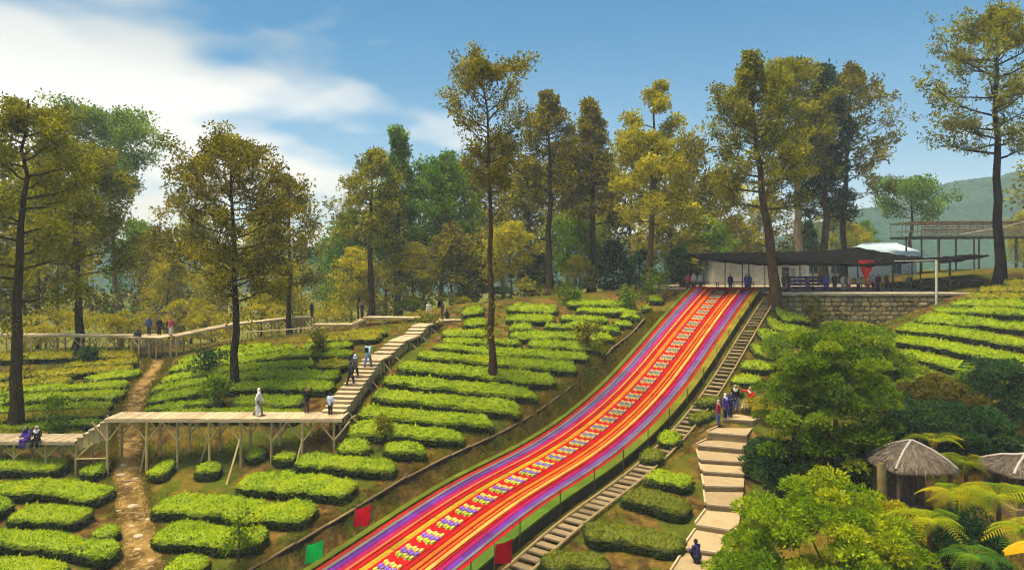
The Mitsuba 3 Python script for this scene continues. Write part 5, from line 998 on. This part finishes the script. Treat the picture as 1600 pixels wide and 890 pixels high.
# ---------------------------------------------------------------- thatched huts
def hut(label, px, d, apex_py, eave_py, half_px, seed):
    g = np.random.default_rng(seed); x = (px - 800) / F * d; zb = float(H(x, d)); za = CAMZ - (apex_py - 400) / F * d; R = half_px / F * d; ze = CAMZ - (eave_py - 400) / F * (d - R * 0.8)
    root = thing('thatched_hut', label, 'hut'); n = 28; an = np.arange(n) * 2 * np.pi / n; prof = [(1.0, ze - 0.10), (1.0, ze), (0.82, ze + (za - ze) * 0.28), (0.5, ze + (za - ze) * 0.66), (0.2, za - 0.10), (0.03, za)]
    sq = 1 / np.maximum(np.abs(np.cos(an)), np.abs(np.sin(an))) ** 0.45
    V = np.array([[x + np.cos(a_) * R * r * q * (1 + 0.03 * np.sin(5 * a_)), d + np.sin(a_) * R * r * q * 0.9, z + (0.05 * g.normal() if r > 0.3 else 0)] for r, z in prof for a_, q in zip(an, sq)])
    F_ = [[k * n + i, k * n + (i + 1) % n, (k + 1) * n + (i + 1) % n, (k + 1) * n + i] for k in range(5) for i in range(n)]
    roof = obj('roof', (V, F_), 'paint', root, rgb=(0.13, 0.10, 0.065), smooth=True)
    m = 5200; a_ = g.uniform(0, 2 * np.pi, m); r = np.sqrt(g.uniform(0.004, 1.0, m)); q = np.interp(a_, np.append(an, 2 * np.pi), np.append(sq, sq[0])); zz = np.interp(r, [p[0] for p in prof[::-1][:-1]], [p[1] for p in prof[::-1][:-1]])
    P = np.column_stack([x + np.cos(a_) * R * r * q, d + np.sin(a_) * R * r * q * 0.9, zz + 0.03]); D = np.column_stack([np.cos(a_), np.sin(a_) * 0.9, -0.62 - 0.5 * r])
    v, f = leaves(P - D * 0.12, D, 0.34, 0.085, g, spread=0.16); obj('straw', (v, f), 'paint', roof, rgb=np.repeat(grad([(0.06, 0.045, 0.028), (0.12, 0.095, 0.065), (0.19, 0.16, 0.12), (0.27, 0.24, 0.19)], g.random(m), g), 4, 0), kind='stuff')
    for k, e in enumerate((-0.75, 0.9, 2.3, 3.9)):
        L_ = np.array([[x + np.cos(e) * R * r * 1.12, d + np.sin(e) * R * r * 1.0, z + 0.08] for r, z in prof[:0:-1]]); obj('ridge_strip', tube(L_, 0.055, 6), 'paint', roof, rgb=np.array((0.36, 0.33, 0.28)) * g.uniform(0.7, 1.1))
    for sx, sy in ((-1, -1), (1, -1), (1, 1), (-1, 1)): obj('post', tube(np.array([[x + sx * R * 0.68, d + sy * R * 0.6, zb - 0.3], [x + sx * R * 0.68, d + sy * R * 0.6, ze + 0.2]]), 0.09, 7), 'bark', root, rgb=(0.16, 0.11, 0.06))
    for k in range(7): w_ = R * 1.34 / 7; obj('wall_board', box(x - R * 0.67 + k * w_ + 0.01, x - R * 0.67 + (k + 1) * w_ - 0.01, d + R * 0.55, d + R * 0.60, zb - 0.2, ze - 0.05), 'paint', root, rgb=np.array((0.10, 0.055, 0.03)) * g.uniform(0.7, 1.2))
    obj('floor', box(x - R * 0.8, x + R * 0.8, d - R * 0.75, d + R * 0.7, zb - 0.3, zb + 0.22), 'paint', root, rgb=(0.16, 0.11, 0.06))
    obj('bench', box(x - R * 0.5, x + R * 0.5, d + R * 0.2, d + R * 0.48, zb + 0.221, zb + 0.66), 'paint', root, rgb=(0.20, 0.10, 0.05))


hut('thatched hut with pale ridge strips among the bushes, wholly in view', 1424, 31, 690, 737, 57, 1)
hut('thatched hut roof cut by the right edge of the photo', 1602, 31, 711, 745, 57, 2)
P = np.array([(1378 - 800) / F * 28.6, 28.6, 0.0]); P[2] = H(P[0], P[1])
root = thing('mossy_post', 'mossy wooden post standing in front of the thatched hut', 'post')
obj('shaft', tube(np.array([P - [0, 0, 0.3], P + [0.03, 0, 1.6], [P[0] - 0.02, P[1], CAMZ - (722 - 400) / F * 28.6]]), [0.22, 0.2, 0.18], 9), 'bark', root, rgb=(0.24, 0.18, 0.07), smooth=True)
g = np.random.default_rng(5); q = P + np.column_stack([g.normal(size=(240, 2)) * 0.16, g.uniform(0.6, 3.1, 240)]); v, f = leaves(q, g.normal(size=(240, 3)), 0.11, 0.6, g); obj('moss', (v, f), 'leaf', root, rgb=np.repeat(grad(GOLD, g.random(240), g), 4, 0), kind='stuff')
px_bush('red_flowers', 'small clump of red flowers by the mossy post', 1389, 0, 9, 775, [(0.5, 0.01, 0.01), (0.7, 0.03, 0.02)], 77, d=27.2, n=160, size=0.12, cat='flowers', clump=5, tuft=0.22, stems=3)

# ---------------------------------------------------------------- ferns
FERN = [(0.12, 0.22, 0.007), (0.22, 0.31, 0.008), (0.36, 0.38, 0.010), (0.48, 0.38, 0.010)]


def fern(name, label, px, py, d, fronds, seed, pal=FERN, dirs=None, rise=0.75):
    """A crown of arching fronds from the point at (px, py, d); each frond a rachis with paired pinnae."""
    g = np.random.default_rng(seed); O = at(px, py, d); root = thing(name, label, 'fern')
    zb = float(H(O[0], O[1])); obj('stem', tube(np.array([[O[0] + 0.1, O[1] + 0.05, zb - 0.2], (O + [O[0] + 0.1, O[1], zb]) / 2, O]), [0.11, 0.09, 0.07], 7), 'bark', root, rgb=(0.08, 0.055, 0.03))
    for k in range(len(fronds)):
        az, L = fronds[k]; az = math.radians(az); dr_ = np.array([np.cos(az), np.sin(az)]); u = np.linspace(0, 1, 16); r = rise * g.uniform(0.8, 1.15)
        C = O + np.column_stack([dr_[0] * L * u, dr_[1] * L * u, L * (r * u - (r + 0.28) * u ** 2 * 0.9)])
        ms = [tube(C, 0.018 * (1 - 0.8 * u), 4, False)]; s = np.array([-dr_[1], dr_[0], 0]); np_ = 20; V, Fc = [], []
        for i in range(2, np_):
            a = i / np_; c = np.array([np.interp(a, u, C[:, m]) for m in range(3)]); ln = 0.30 * L * np.sin(np.pi * min(1, a ** 0.75)) ** 0.8 * g.uniform(0.85, 1.1) + 0.03; w_ = 0.017 * L + 0.004
            fw = np.array([dr_[0], dr_[1], 0]) * 0.35
            for sd in (-1, 1):
                t_ = s * sd + fw; t_ /= np.linalg.norm(t_); ww = np.array([dr_[0], dr_[1], 0]) * w_; b = len(V)
                V += [c - ww * 0.6, c + ww * 0.6, c + t_ * ln * 0.55 + ww * 0.75 - [0, 0, 0.05 * ln], c + t_ * ln * 0.55 - ww * 0.6 - [0, 0, 0.05 * ln], c + t_ * ln - [0, 0, 0.24 * ln]]
                Fc += [[b, b + 1, b + 2], [b, b + 2, b + 3], [b + 3, b + 2, b + 4]]
        ms.append(trimesh.Trimesh(np.array(V), Fc, process=False)); obj('frond', cat_mesh(ms), 'leaf', root, rgb=grad(pal, np.array([g.uniform(0.1, 0.95)]), g)[0])


def ring(n, L, seed, a0=0, a1=360):
    g = np.random.default_rng(seed); return [(a0 + (a1 - a0) * (k + g.uniform(0, 0.8)) / n, L * g.uniform(0.75, 1.15)) for k in range(n)]


fern('tree_fern', 'yellow green tree fern with arching fronds right below the second hut roof', 1560, 775, 25.5, ring(13, 1.85, 1), 1)
fern('tree_fern', 'yellowing tree fern in front of the thatched hut entrance', 1496, 775, 26.0, ring(11, 1.45, 2), 2)
fern('tree_fern', 'large fern at the bottom right corner', 1612, 835, 21.5, ring(11, 1.6, 3), 3)
fern('tree_fern', 'green fern near the bottom edge under the yellow ferns', 1520, 868, 22.0, ring(10, 1.2, 4), 4, [(0.04, 0.14, 0.02), (0.08, 0.20, 0.02), (0.16, 0.26, 0.012)])
fern('tree_fern', 'fern with gold lower fronds beside the bright bush', 1452, 812, 23.5, ring(10, 1.35, 5), 5)
fern('tree_fern', 'fern with one upright frond behind the thatched hut roof', 1462, 690, 34.0, [(20, 1.9), (160, 1.8), (75, 1.5), (-10, 1.6), (320, 1.2), (230, 1.1)], 6, rise=1.0)
fern('tree_fern', 'dark leaning fern right of the thatched hut roof', 1508, 722, 32.0, ring(8, 1.5, 7), 7, [(0.06, 0.13, 0.01), (0.14, 0.2, 0.01), (0.3, 0.3, 0.01)])
root = thing('banana_plant', 'banana plant with a big yellow leaf at the bottom right corner', 'banana plant'); g = np.random.default_rng(8)
O = at(1668, 868, 19.5); zb = float(H(O[0], O[1])); obj('stem', tube(np.array([[O[0], O[1], zb - 0.2], O]), [0.16, 0.10], 8), 'bark', root, rgb=(0.16, 0.18, 0.05), smooth=True)
for k, (az, L, rise, col) in enumerate(((176, 1.75, 0.75, (0.62, 0.40, 0.012)), (95, 1.7, 1.1, (0.18, 0.28, 0.012)), (20, 1.8, 1.0, (0.2, 0.3, 0.012)), (250, 1.2, 0.9, (0.14, 0.24, 0.012)))):
    a = math.radians(az); u = np.linspace(0, 1, 20); D = np.array([np.cos(a), np.sin(a)]); C = O + np.column_stack([D[0] * L * u, D[1] * L * u, L * (rise * u - (rise - 0.05) * u ** 2)]); s = np.array([-D[1], D[0], 0]); wv = 0.36 * np.sin(np.pi * np.clip(u * 0.95 + 0.03, 0, 1)) ** 0.6
    V = np.stack([C - s * wv[:, None] - [0, 0, 0.10], C - s * wv[:, None] * 0.5 - [0, 0, 0.0], C, C + s * wv[:, None] * 0.5, C + s * wv[:, None] - [0, 0, 0.10]], 1); i, j = np.meshgrid(np.arange(19), np.arange(4), indexing='ij'); q = (i * 5 + j).ravel()
    lf = obj('leaf', (V.reshape(-1, 3), np.stack([q, q + 1, q + 6, q + 5], 1)), 'leaf', root, rgb=col, smooth=True); obj('midrib', tube(C + [0, 0, 0.012], 0.018 * (1.1 - u), 5, False), 'paint', lf, rgb=np.array(col) * 0.8 + 0.05)

# ---------------------------------------------------------------- people
SKIN = (0.36, 0.19, 0.11)


def ball(p, r, n=10): return m3.Manifold.sphere(float(r), n).translate([float(x) for x in p])
def limb(a, b, ra, rb_): return m3.Manifold.batch_hull([ball(a, ra), ball(b, rb_)])
def add(ms): return m3.Manifold.batch_boolean(ms, m3.OpType.Add)


def person(label, P, h, face, pose='stand', top=(0.1, 0.1, 0.1), low=(0.05, 0.05, 0.08), hair=(0.012, 0.010, 0.009), scarf=None, long=False, group=None, bag=None, seed=0):
    """A person of height h standing (or sitting) at P, facing the direction face (degrees, 0 = away from the camera)."""
    g = np.random.default_rng(seed + 500); V = lambda *a: np.array(a, float) * h
    sit = pose in ('sit', 'dangle'); crouch = pose == 'crouch'
    hip_z = 0.055 if sit else 0.20 if crouch else 0.515; lean = 0.10 if crouch else 0.05 if sit else 0.02
    pel, chest, neck, head = V(0, 0, hip_z), V(0, lean * 0.6, hip_z + 0.21), V(0, lean, hip_z + 0.315), V(0, lean + 0.015, hip_z + 0.41)
    J = {}
    for s in (-1, 1):
        J['sh', s] = V(s * 0.107, lean * 0.85, hip_z + 0.285); J['hip', s] = V(s * 0.052, 0, hip_z - 0.01)
        sw = 0.0 if pose != 'walk' else s * 0.10
        if pose == 'dangle': J['knee', s] = V(s * 0.07, 0.235, hip_z + 0.01); J['ank', s] = V(s * 0.07, 0.235, hip_z - 0.235)
        elif pose == 'sit': J['knee', s] = V(s * 0.09, 0.20, 0.19); J['ank', s] = V(s * 0.07, 0.27, 0.035)
        elif crouch: J['knee', s] = V(s * 0.10, 0.19, 0.27); J['ank', s] = V(s * 0.07, 0.02, 0.04)
        else: J['knee', s] = V(s * 0.056, sw * 0.9 + 0.012, 0.275); J['ank', s] = V(s * 0.056, sw * 1.3 - (0.04 if sw < 0 else 0), 0.04 + (0.02 if sw < 0 else 0))
        J['el', s] = J['sh', s] + V(s * 0.025, -0.02 - sw * 0.7, -0.175); J['wr', s] = J['el', s] + V(s * 0.005, 0.05 - sw * 0.5, -0.135)
        if pose == 'armsup': J['el', s] = J['sh', s] + V(s * 0.09, 0.05, 0.06); J['wr', s] = J['el', s] + V(-s * 0.05, 0.03, 0.13)
        if pose in ('sit', 'dangle', 'crouch', 'phone') or (pose == 'reach' and s < 0): J['el', s] = J['sh', s] + V(s * 0.03, 0.05, -0.155); J['wr', s] = J['el', s] + V(-s * 0.05, 0.125, 0.02 if pose != 'phone' else 0.09)
        if pose == 'reach' and s > 0: J['el', s] = J['sh', s] + V(0.13, 0.03, 0.03); J['wr', s] = J['el', s] + V(0.12, 0.02, 0.07)
    # ---- the body, one continuous figure
    B = [limb(pel, chest, 0.078 * h, 0.082 * h), limb(chest, neck, 0.075 * h, 0.036 * h), limb(neck, head - V(0, 0, 0.03), 0.031 * h, 0.034 * h), limb(J['sh', -1], J['sh', 1], 0.040 * h, 0.040 * h),
         m3.Manifold.batch_hull([ball(head + V(0, -0.008, 0.012), 0.056 * h, 14), ball(head + V(0, 0.016, -0.030), 0.036 * h, 12), ball(head + V(0, 0.012, 0.02), 0.047 * h, 12)])]
    B += [limb(head + V(0, 0.052, 0.006), head + V(0, 0.066, -0.012), 0.006 * h, 0.009 * h), limb(head + V(-0.012, 0.050, -0.032), head + V(0.012, 0.050, -0.032), 0.005 * h, 0.005 * h)]
    for s in (-1, 1):
        B += [limb(J['sh', s], J['el', s], 0.034 * h, 0.026 * h), limb(J['el', s], J['wr', s], 0.026 * h, 0.018 * h), limb(pel + V(s * 0.035, 0, 0), J['hip', s], 0.07 * h, 0.062 * h), limb(J['hip', s], J['knee', s], 0.060 * h, 0.040 * h),
              limb(J['knee', s], J['ank', s], 0.039 * h, 0.024 * h), limb(J['ank', s] - V(0, 0.018, 0.014), J['ank', s] + V(0, 0.085, -0.022), 0.024 * h, 0.016 * h), ball(head + V(s * 0.055, -0.004, -0.004), 0.012 * h)]
        d = J['wr', s] - J['el', s]; d /= np.linalg.norm(d); a = np.cross(d, [0.3 * s, 1, 0.2]); a /= np.linalg.norm(a); n_ = np.cross(a, d); pm = J['wr', s] + d * 0.050 * h
        B.append(m3.Manifold.batch_hull([ball(J['wr', s], 0.016 * h, 8), ball(pm + a * 0.016 * h, 0.010 * h, 8), ball(pm - a * 0.016 * h, 0.010 * h, 8)]))
        for k, ln in enumerate((0.034, 0.040, 0.037, 0.028)):
            p0 = pm + a * (0.018 - 0.012 * k) * h; p1 = p0 + (d * 0.85 + n_ * 0.25) * ln * 0.55 * h; p2 = p1 + (d * 0.6 + n_ * 0.7) * ln * 0.5 * h; B += [limb(p0, p1, 0.0058 * h, 0.0052 * h), limb(p1, p2, 0.0052 * h, 0.0042 * h)]
        t0 = J['wr', s] + d * 0.02 * h + a * 0.014 * h; t1 = t0 + (d * 0.6 + a * 0.8) * 0.026 * h; B += [limb(t0, t1, 0.0075 * h, 0.006 * h), limb(t1, t1 + (d * 0.9 + n_ * 0.3) * 0.022 * h, 0.006 * h, 0.0048 * h)]
    c, s_ = math.cos(math.radians(face)), math.sin(math.radians(face)); M = np.array([[c, s_, 0, P[0]], [-s_, c, 0, P[1]], [0, 0, 1, P[2]], [0, 0, 0, 1]])

    def put(ms, name, rgb, parent, smooth=50, label=None):
        m = add(ms).to_mesh(); t = trimesh.Trimesh(m.vert_properties[:, :3], m.tri_verts, process=False); t.apply_transform(M)
        return obj(name, t, 'paint', parent, rgb=rgb, smooth=True)
    root = thing('person', label, 'person', group); put(B, 'body', SKIN, root)
    e = 0.010 * h; sh = [limb(pel + V(0, 0, -0.03), chest, 0.084 * h + e, 0.086 * h + e), limb(chest, neck - V(0, 0, 0.02), 0.079 * h + e, 0.040 * h), limb(J['sh', -1], J['sh', 1], 0.044 * h + e, 0.044 * h + e)]
    for s in (-1, 1): sh += [limb(J['sh', s], J['el', s], 0.040 * h + e, 0.032 * h + e), limb(J['el', s], J['el', s] + (J['wr', s] - J['el', s]) * 0.86, 0.031 * h + e, 0.022 * h + e)]
    if long:
        b = V(0, 0, 0.10) if not sit and not crouch else V(0, 0.18, 0.06)
        sh.append(m3.Manifold.batch_hull([ball(pel, 0.088 * h + e)] + [ball(b + V(0.085 * x, 0.07 * y, 0), 0.025 * h) for x in (-1, 1) for y in (-1, 1)]))
    put(sh, 'dress' if long else 'shirt', top, root)
    tr = [limb(pel, pel + V(0, 0, 0.03), 0.080 * h + e * 0.6, 0.078 * h + e * 0.6)]
    for s in (-1, 1): tr += [limb(pel + V(s * 0.035, 0, 0), J['hip', s], 0.072 * h + e * 0.6, 0.066 * h + e * 0.6), limb(J['hip', s], J['knee', s], 0.065 * h + e * 0.6, 0.046 * h + e * 0.6), limb(J['knee', s], J['ank', s] + (J['knee', s] - J['ank', s]) * 0.08, 0.045 * h + e * 0.6, 0.032 * h + e * 0.6)]
    put(tr, 'trousers', low, root)
    put([x for s in (-1, 1) for x in [limb(J['ank', s] - V(0, 0.020, 0.016), J['ank', s] + V(0, 0.088, -0.022), 0.028 * h, 0.019 * h)]], 'shoes', (0.03, 0.025, 0.022), root)
    if scarf is not None:
        put([m3.Manifold.batch_hull([ball(head + V(0, -0.020, 0.014), 0.062 * h, 14), ball(head + V(0, -0.022, -0.04), 0.056 * h, 12)]), m3.Manifold.batch_hull([ball(head + V(0, -0.025, -0.05), 0.05 * h), ball(neck + V(-0.07, 0.0, -0.02), 0.05 * h), ball(neck + V(0.07, 0.0, -0.02), 0.05 * h), ball(chest + V(0, 0.05, 0.03), 0.045 * h)])], 'headscarf', scarf, root)
    else: put([m3.Manifold.batch_hull([ball(head + V(0, -0.016, 0.024), 0.058 * h, 14), ball(head + V(0, -0.026, -0.008), 0.050 * h, 12)])], 'hair', hair, root)
    put([ball(head + V(s * 0.020, 0.052, 0.004), 0.0058 * h, 8) for s in (-1, 1)], 'eyes', (0.015, 0.012, 0.01), root)
    if bag is not None: put([m3.Manifold.batch_hull([ball(chest + V(x, -0.11, z), 0.035 * h) for x in (-0.05, 0.05) for z in (-0.09, 0.04)])], 'backpack', bag, root)


WHITE, BLACK, NAVY, PURP, REDC, BLUE = (0.68, 0.68, 0.66), (0.012, 0.012, 0.014), (0.02, 0.03, 0.14), (0.09, 0.04, 0.36), (0.50, 0.020, 0.025), (0.05, 0.07, 0.42)


def on(px, py, d): return at(px, py, d)


def deck(px, y, z): return np.array([(px - 800) / F * y, y, z])


person('person in a long white dress and white headscarf walking on the long walkway', deck(404, 39.7, DZ + 0.03), 1.62, 75, 'walk', WHITE, (0.20, 0.20, 0.10), scarf=WHITE, long=True, seed=1)
person('person in black raising both hands at the walkway corner', deck(479, 40.5, DZ + 0.03), 1.5, 150, 'armsup', BLACK, (0.10, 0.06, 0.03), seed=2)
person('child in a pale blue shirt and black shorts at the foot of the stair bridge', deck(516, 40.0, DZ + 0.03), 1.28, 10, 'stand', (0.50, 0.58, 0.75), BLACK, seed=3)
def stair(f, off):
    L = [np.linalg.norm((b - a)[:2]) for a, b in zip(SP[:-1], SP[1:])]; x = f * L[0]; a, b = SP[0], SP[1]; t = (b - a) / L[0]; n = int(round((b - a)[2] / 0.165)); q = a + t * x
    q[2] = a[2] + (b - a)[2] * (math.floor(f * n) + 1) / n; return q + np.array([-t[1], t[0], 0]) * off
person('person all in black climbing the stair bridge', stair(0.46, 0.18), 1.58, 30, 'walk', BLACK, BLACK, seed=4)
person('person in a pale blue headscarf just ahead of the climber in black', stair(0.60, 0.28), 1.55, 30, 'walk', (0.05, 0.05, 0.06), BLACK, scarf=(0.50, 0.60, 0.75), seed=5)
person('person in a light blue shirt and jeans with a dark bag on the stair bridge', stair(0.80, -0.1), 1.64, 25, 'walk', (0.28, 0.50, 0.60), (0.10, 0.16, 0.40), bag=BLACK, seed=6)
person('person in pale clothes standing at the upper end of the walkway', deck(670, 64.8, SP[-1][2] + 0.04), 1.55, 170, 'stand', (0.62, 0.55, 0.42), (0.55, 0.45, 0.25), scarf=(0.6, 0.55, 0.45), seed=7)
person('dark clothed person standing on the upper platform', deck(691, 64.4, SP[-1][2] + 0.04), 1.5, 90, 'stand', (0.05, 0.04, 0.03), BLACK, seed=8)
person('dark clothed person sitting low on the upper platform', deck(700, 64.2, SP[-1][2] + 0.05), 1.5, 270, 'crouch', BLACK, BLACK, seed=9)
person('dark person sitting at the left side of the far viewing platform', deck(218, 60.3, 4.97), 1.55, 200, 'sit', (0.04, 0.04, 0.05), BLACK, seed=10)
person('person in a blue jacket on the far viewing platform', deck(233, 61.2, 4.96), 1.65, 180, 'stand', (0.05, 0.08, 0.25), (0.04, 0.05, 0.08), seed=11)
person('person in black on the far viewing platform beside the blue jacket', deck(249, 61.0, 4.95), 1.55, 150, 'stand', BLACK, BLACK, scarf=BLACK, long=True, seed=12)
person('person in a red top and white skirt on the far viewing platform', deck(267, 60.8, 4.95), 1.62, 200, 'stand', (0.48, 0.06, 0.06), (0.6, 0.58, 0.56), scarf=(0.40, 0.08, 0.08), seed=13)
person('dark figure standing at the end of the small bench deck', at(487, 496, 71.9) + [0, 0, 0.03], 1.62, 120, 'stand', (0.05, 0.03, 0.03), BLACK, seed=14)
person('dark figure standing on the brown ramp by the upper walkway', at(566, 497.5, 66.8) + [0, 0, 0.05], 1.58, 200, 'stand', (0.04, 0.03, 0.035), BLACK, seed=15)
person('person in purple sitting on the low walkway edge with legs hanging', deck(43, 39.05, LZ + 0.03), 1.62, 185, 'dangle', PURP, PURP, scarf=BLACK, seed=16)
person('person in black with a white headscarf sitting on the low walkway edge', deck(58, 39.1, LZ + 0.03), 1.60, 165, 'dangle', BLACK, BLACK, scarf=WHITE, seed=17)
PG = 'visitors gathered at the top of the stepped path'
for i, (px, py, h, face, pose, top, low, scarf, lab) in enumerate([
    (1122, 668, 1.60, 120, 'stand', (0.34, 0.02, 0.04), (0.06, 0.09, 0.30), (0.45, 0.30, 0.24), 'person in dark red and jeans, lowest on the stepped path'), (1133, 659, 1.66, 140, 'stand', PURP, NAVY, WHITE, 'person in purple with a white headscarf on the stepped path'),
    (1141, 655, 1.62, 160, 'phone', NAVY, NAVY, None, 'person in dark blue between the purple and black visitors'), (1149, 645, 1.70, 190, 'stand', BLACK, (0.10, 0.13, 0.30), (0.60, 0.52, 0.42), 'person in black with a pale cap behind the purple visitor'),
    (1163, 644, 1.55, 180, 'sit', (0.50, 0.40, 0.28), (0.05, 0.08, 0.03), (0.50, 0.40, 0.30), 'person in beige squatting beside the visitor in red'), (1172, 643, 1.60, 200, 'reach', (0.62, 0.015, 0.015), (0.05, 0.07, 0.03), (0.60, 0.45, 0.34), 'person in bright red stretching out one arm'),
    (1201, 618, 1.66, 190, 'sit', BLACK, BLACK, (0.66, 0.60, 0.50), 'person in black with a pale headscarf sitting by the bushes'), (1213, 616, 1.55, 160, 'sit', (0.03, 0.03, 0.04), (0.10, 0.11, 0.16), None, 'dark haired person sitting furthest right by the bushes'),
    (1091, 886, 1.45, 330, 'crouch', (0.025, 0.020, 0.09), BLACK, None, 'person in dark blue crouching at the lowest end of the stepped path')]):
    P = gp1(px, py); P[2] += 0.02 if px > 1180 or 1155 < px < 1180 else 0.16
    person(lab, P, h, face, pose, top, low, scarf=scarf, seed=20 + i)
for i, (px, d, h, face, pose, top, low, scarf, lab) in enumerate([
    (1075, 70.0, 1.62, 180, 'stand', (0.48, 0.04, 0.03), BLACK, None, 'person in red at the left of the slide top'), (1084, 70.4, 1.66, 180, 'stand', (0.62, 0.62, 0.58), BLACK, WHITE, 'left of two people in white behind the slide top'), (1094, 70.2, 1.64, 160, 'stand', (0.60, 0.62, 0.58), (0.03, 0.08, 0.06), WHITE, 'right of two people in white behind the slide top'),
    (1141, 68.6, 1.60, 190, 'stand', NAVY, NAVY, None, 'person in navy standing at the middle of the slide top'), (1166, 67.0, 1.64, 170, 'stand', BLUE, NAVY, None, 'left of two people in blue at the right of the slide top'), (1171, 67.4, 1.58, 190, 'stand', (0.04, 0.05, 0.32), NAVY, NAVY, 'right of two people in blue at the right of the slide top'),
    (1213, 66.5, 1.60, 200, 'stand', BLACK, BLACK, None, 'dark person right beside the leaning trunk'), (1225, 66.8, 1.66, 180, 'stand', (0.10, 0.11, 0.06), (0.09, 0.09, 0.05), None, 'person in olive clothes left of the rack of blue mats'), (1290, 66.4, 1.64, 170, 'stand', BLUE, (0.03, 0.04, 0.2), None, 'person in blue at the right end of the mat rack'),
    (1304, 66.8, 1.70, 185, 'stand', BLACK, BLACK, None, 'tall person in black right of the mat rack'), (1317, 66.9, 1.55, 180, 'stand', (0.60, 0.55, 0.50), (0.5, 0.48, 0.46), (0.6, 0.55, 0.5), 'person in white left of the red banner'), (1326, 66.4, 1.50, 200, 'stand', (0.50, 0.30, 0.22), (0.20, 0.04, 0.04), (0.55, 0.36, 0.28), 'person in pink with dark red skirt left of the banner'),
    (1341, 67.0, 1.60, 170, 'stand', (0.35, 0.36, 0.30), BLACK, None, 'person in grey under the red banner'), (1356, 66.5, 1.45, 180, 'stand', (0.45, 0.10, 0.12), (0.3, 0.06, 0.08), (0.5, 0.4, 0.4), 'short person in rose below the red banner'), (1365, 66.8, 1.62, 190, 'stand', (0.40, 0.42, 0.60), BLACK, (0.5, 0.52, 0.65), 'person in lilac right of the red banner'),
    (1372, 66.3, 1.68, 180, 'stand', BLACK, BLACK, None, 'person in black right of the lilac visitor'), (1385, 67.5, 1.62, 160, 'stand', (0.03, 0.02, 0.02), BLACK, None, 'dark person near the thick shelter post'), (1420, 67.2, 1.55, 180, 'stand', (0.03, 0.10, 0.04), BLACK, None, 'person in dark green by the green table')]):
    x = (px - 800) / F * d; person(lab, np.array([x, d, TERR + 0.002]), h, face, pose, top, low, scarf=scarf, seed=50 + i)

# ---------------------------------------------------------------- the air
scene['haze'] = {'type': 'cube', 'to_world': T().translate([0, 700, 29]).scale([2200, 2300, 49]), 'bsdf': {'type': 'null'}, 'interior': {'type': 'ref', 'id': 'haze_air'}}
labels['haze'] = {'label': 'thin pale haze in the valley air', 'kind': 'stuff'}
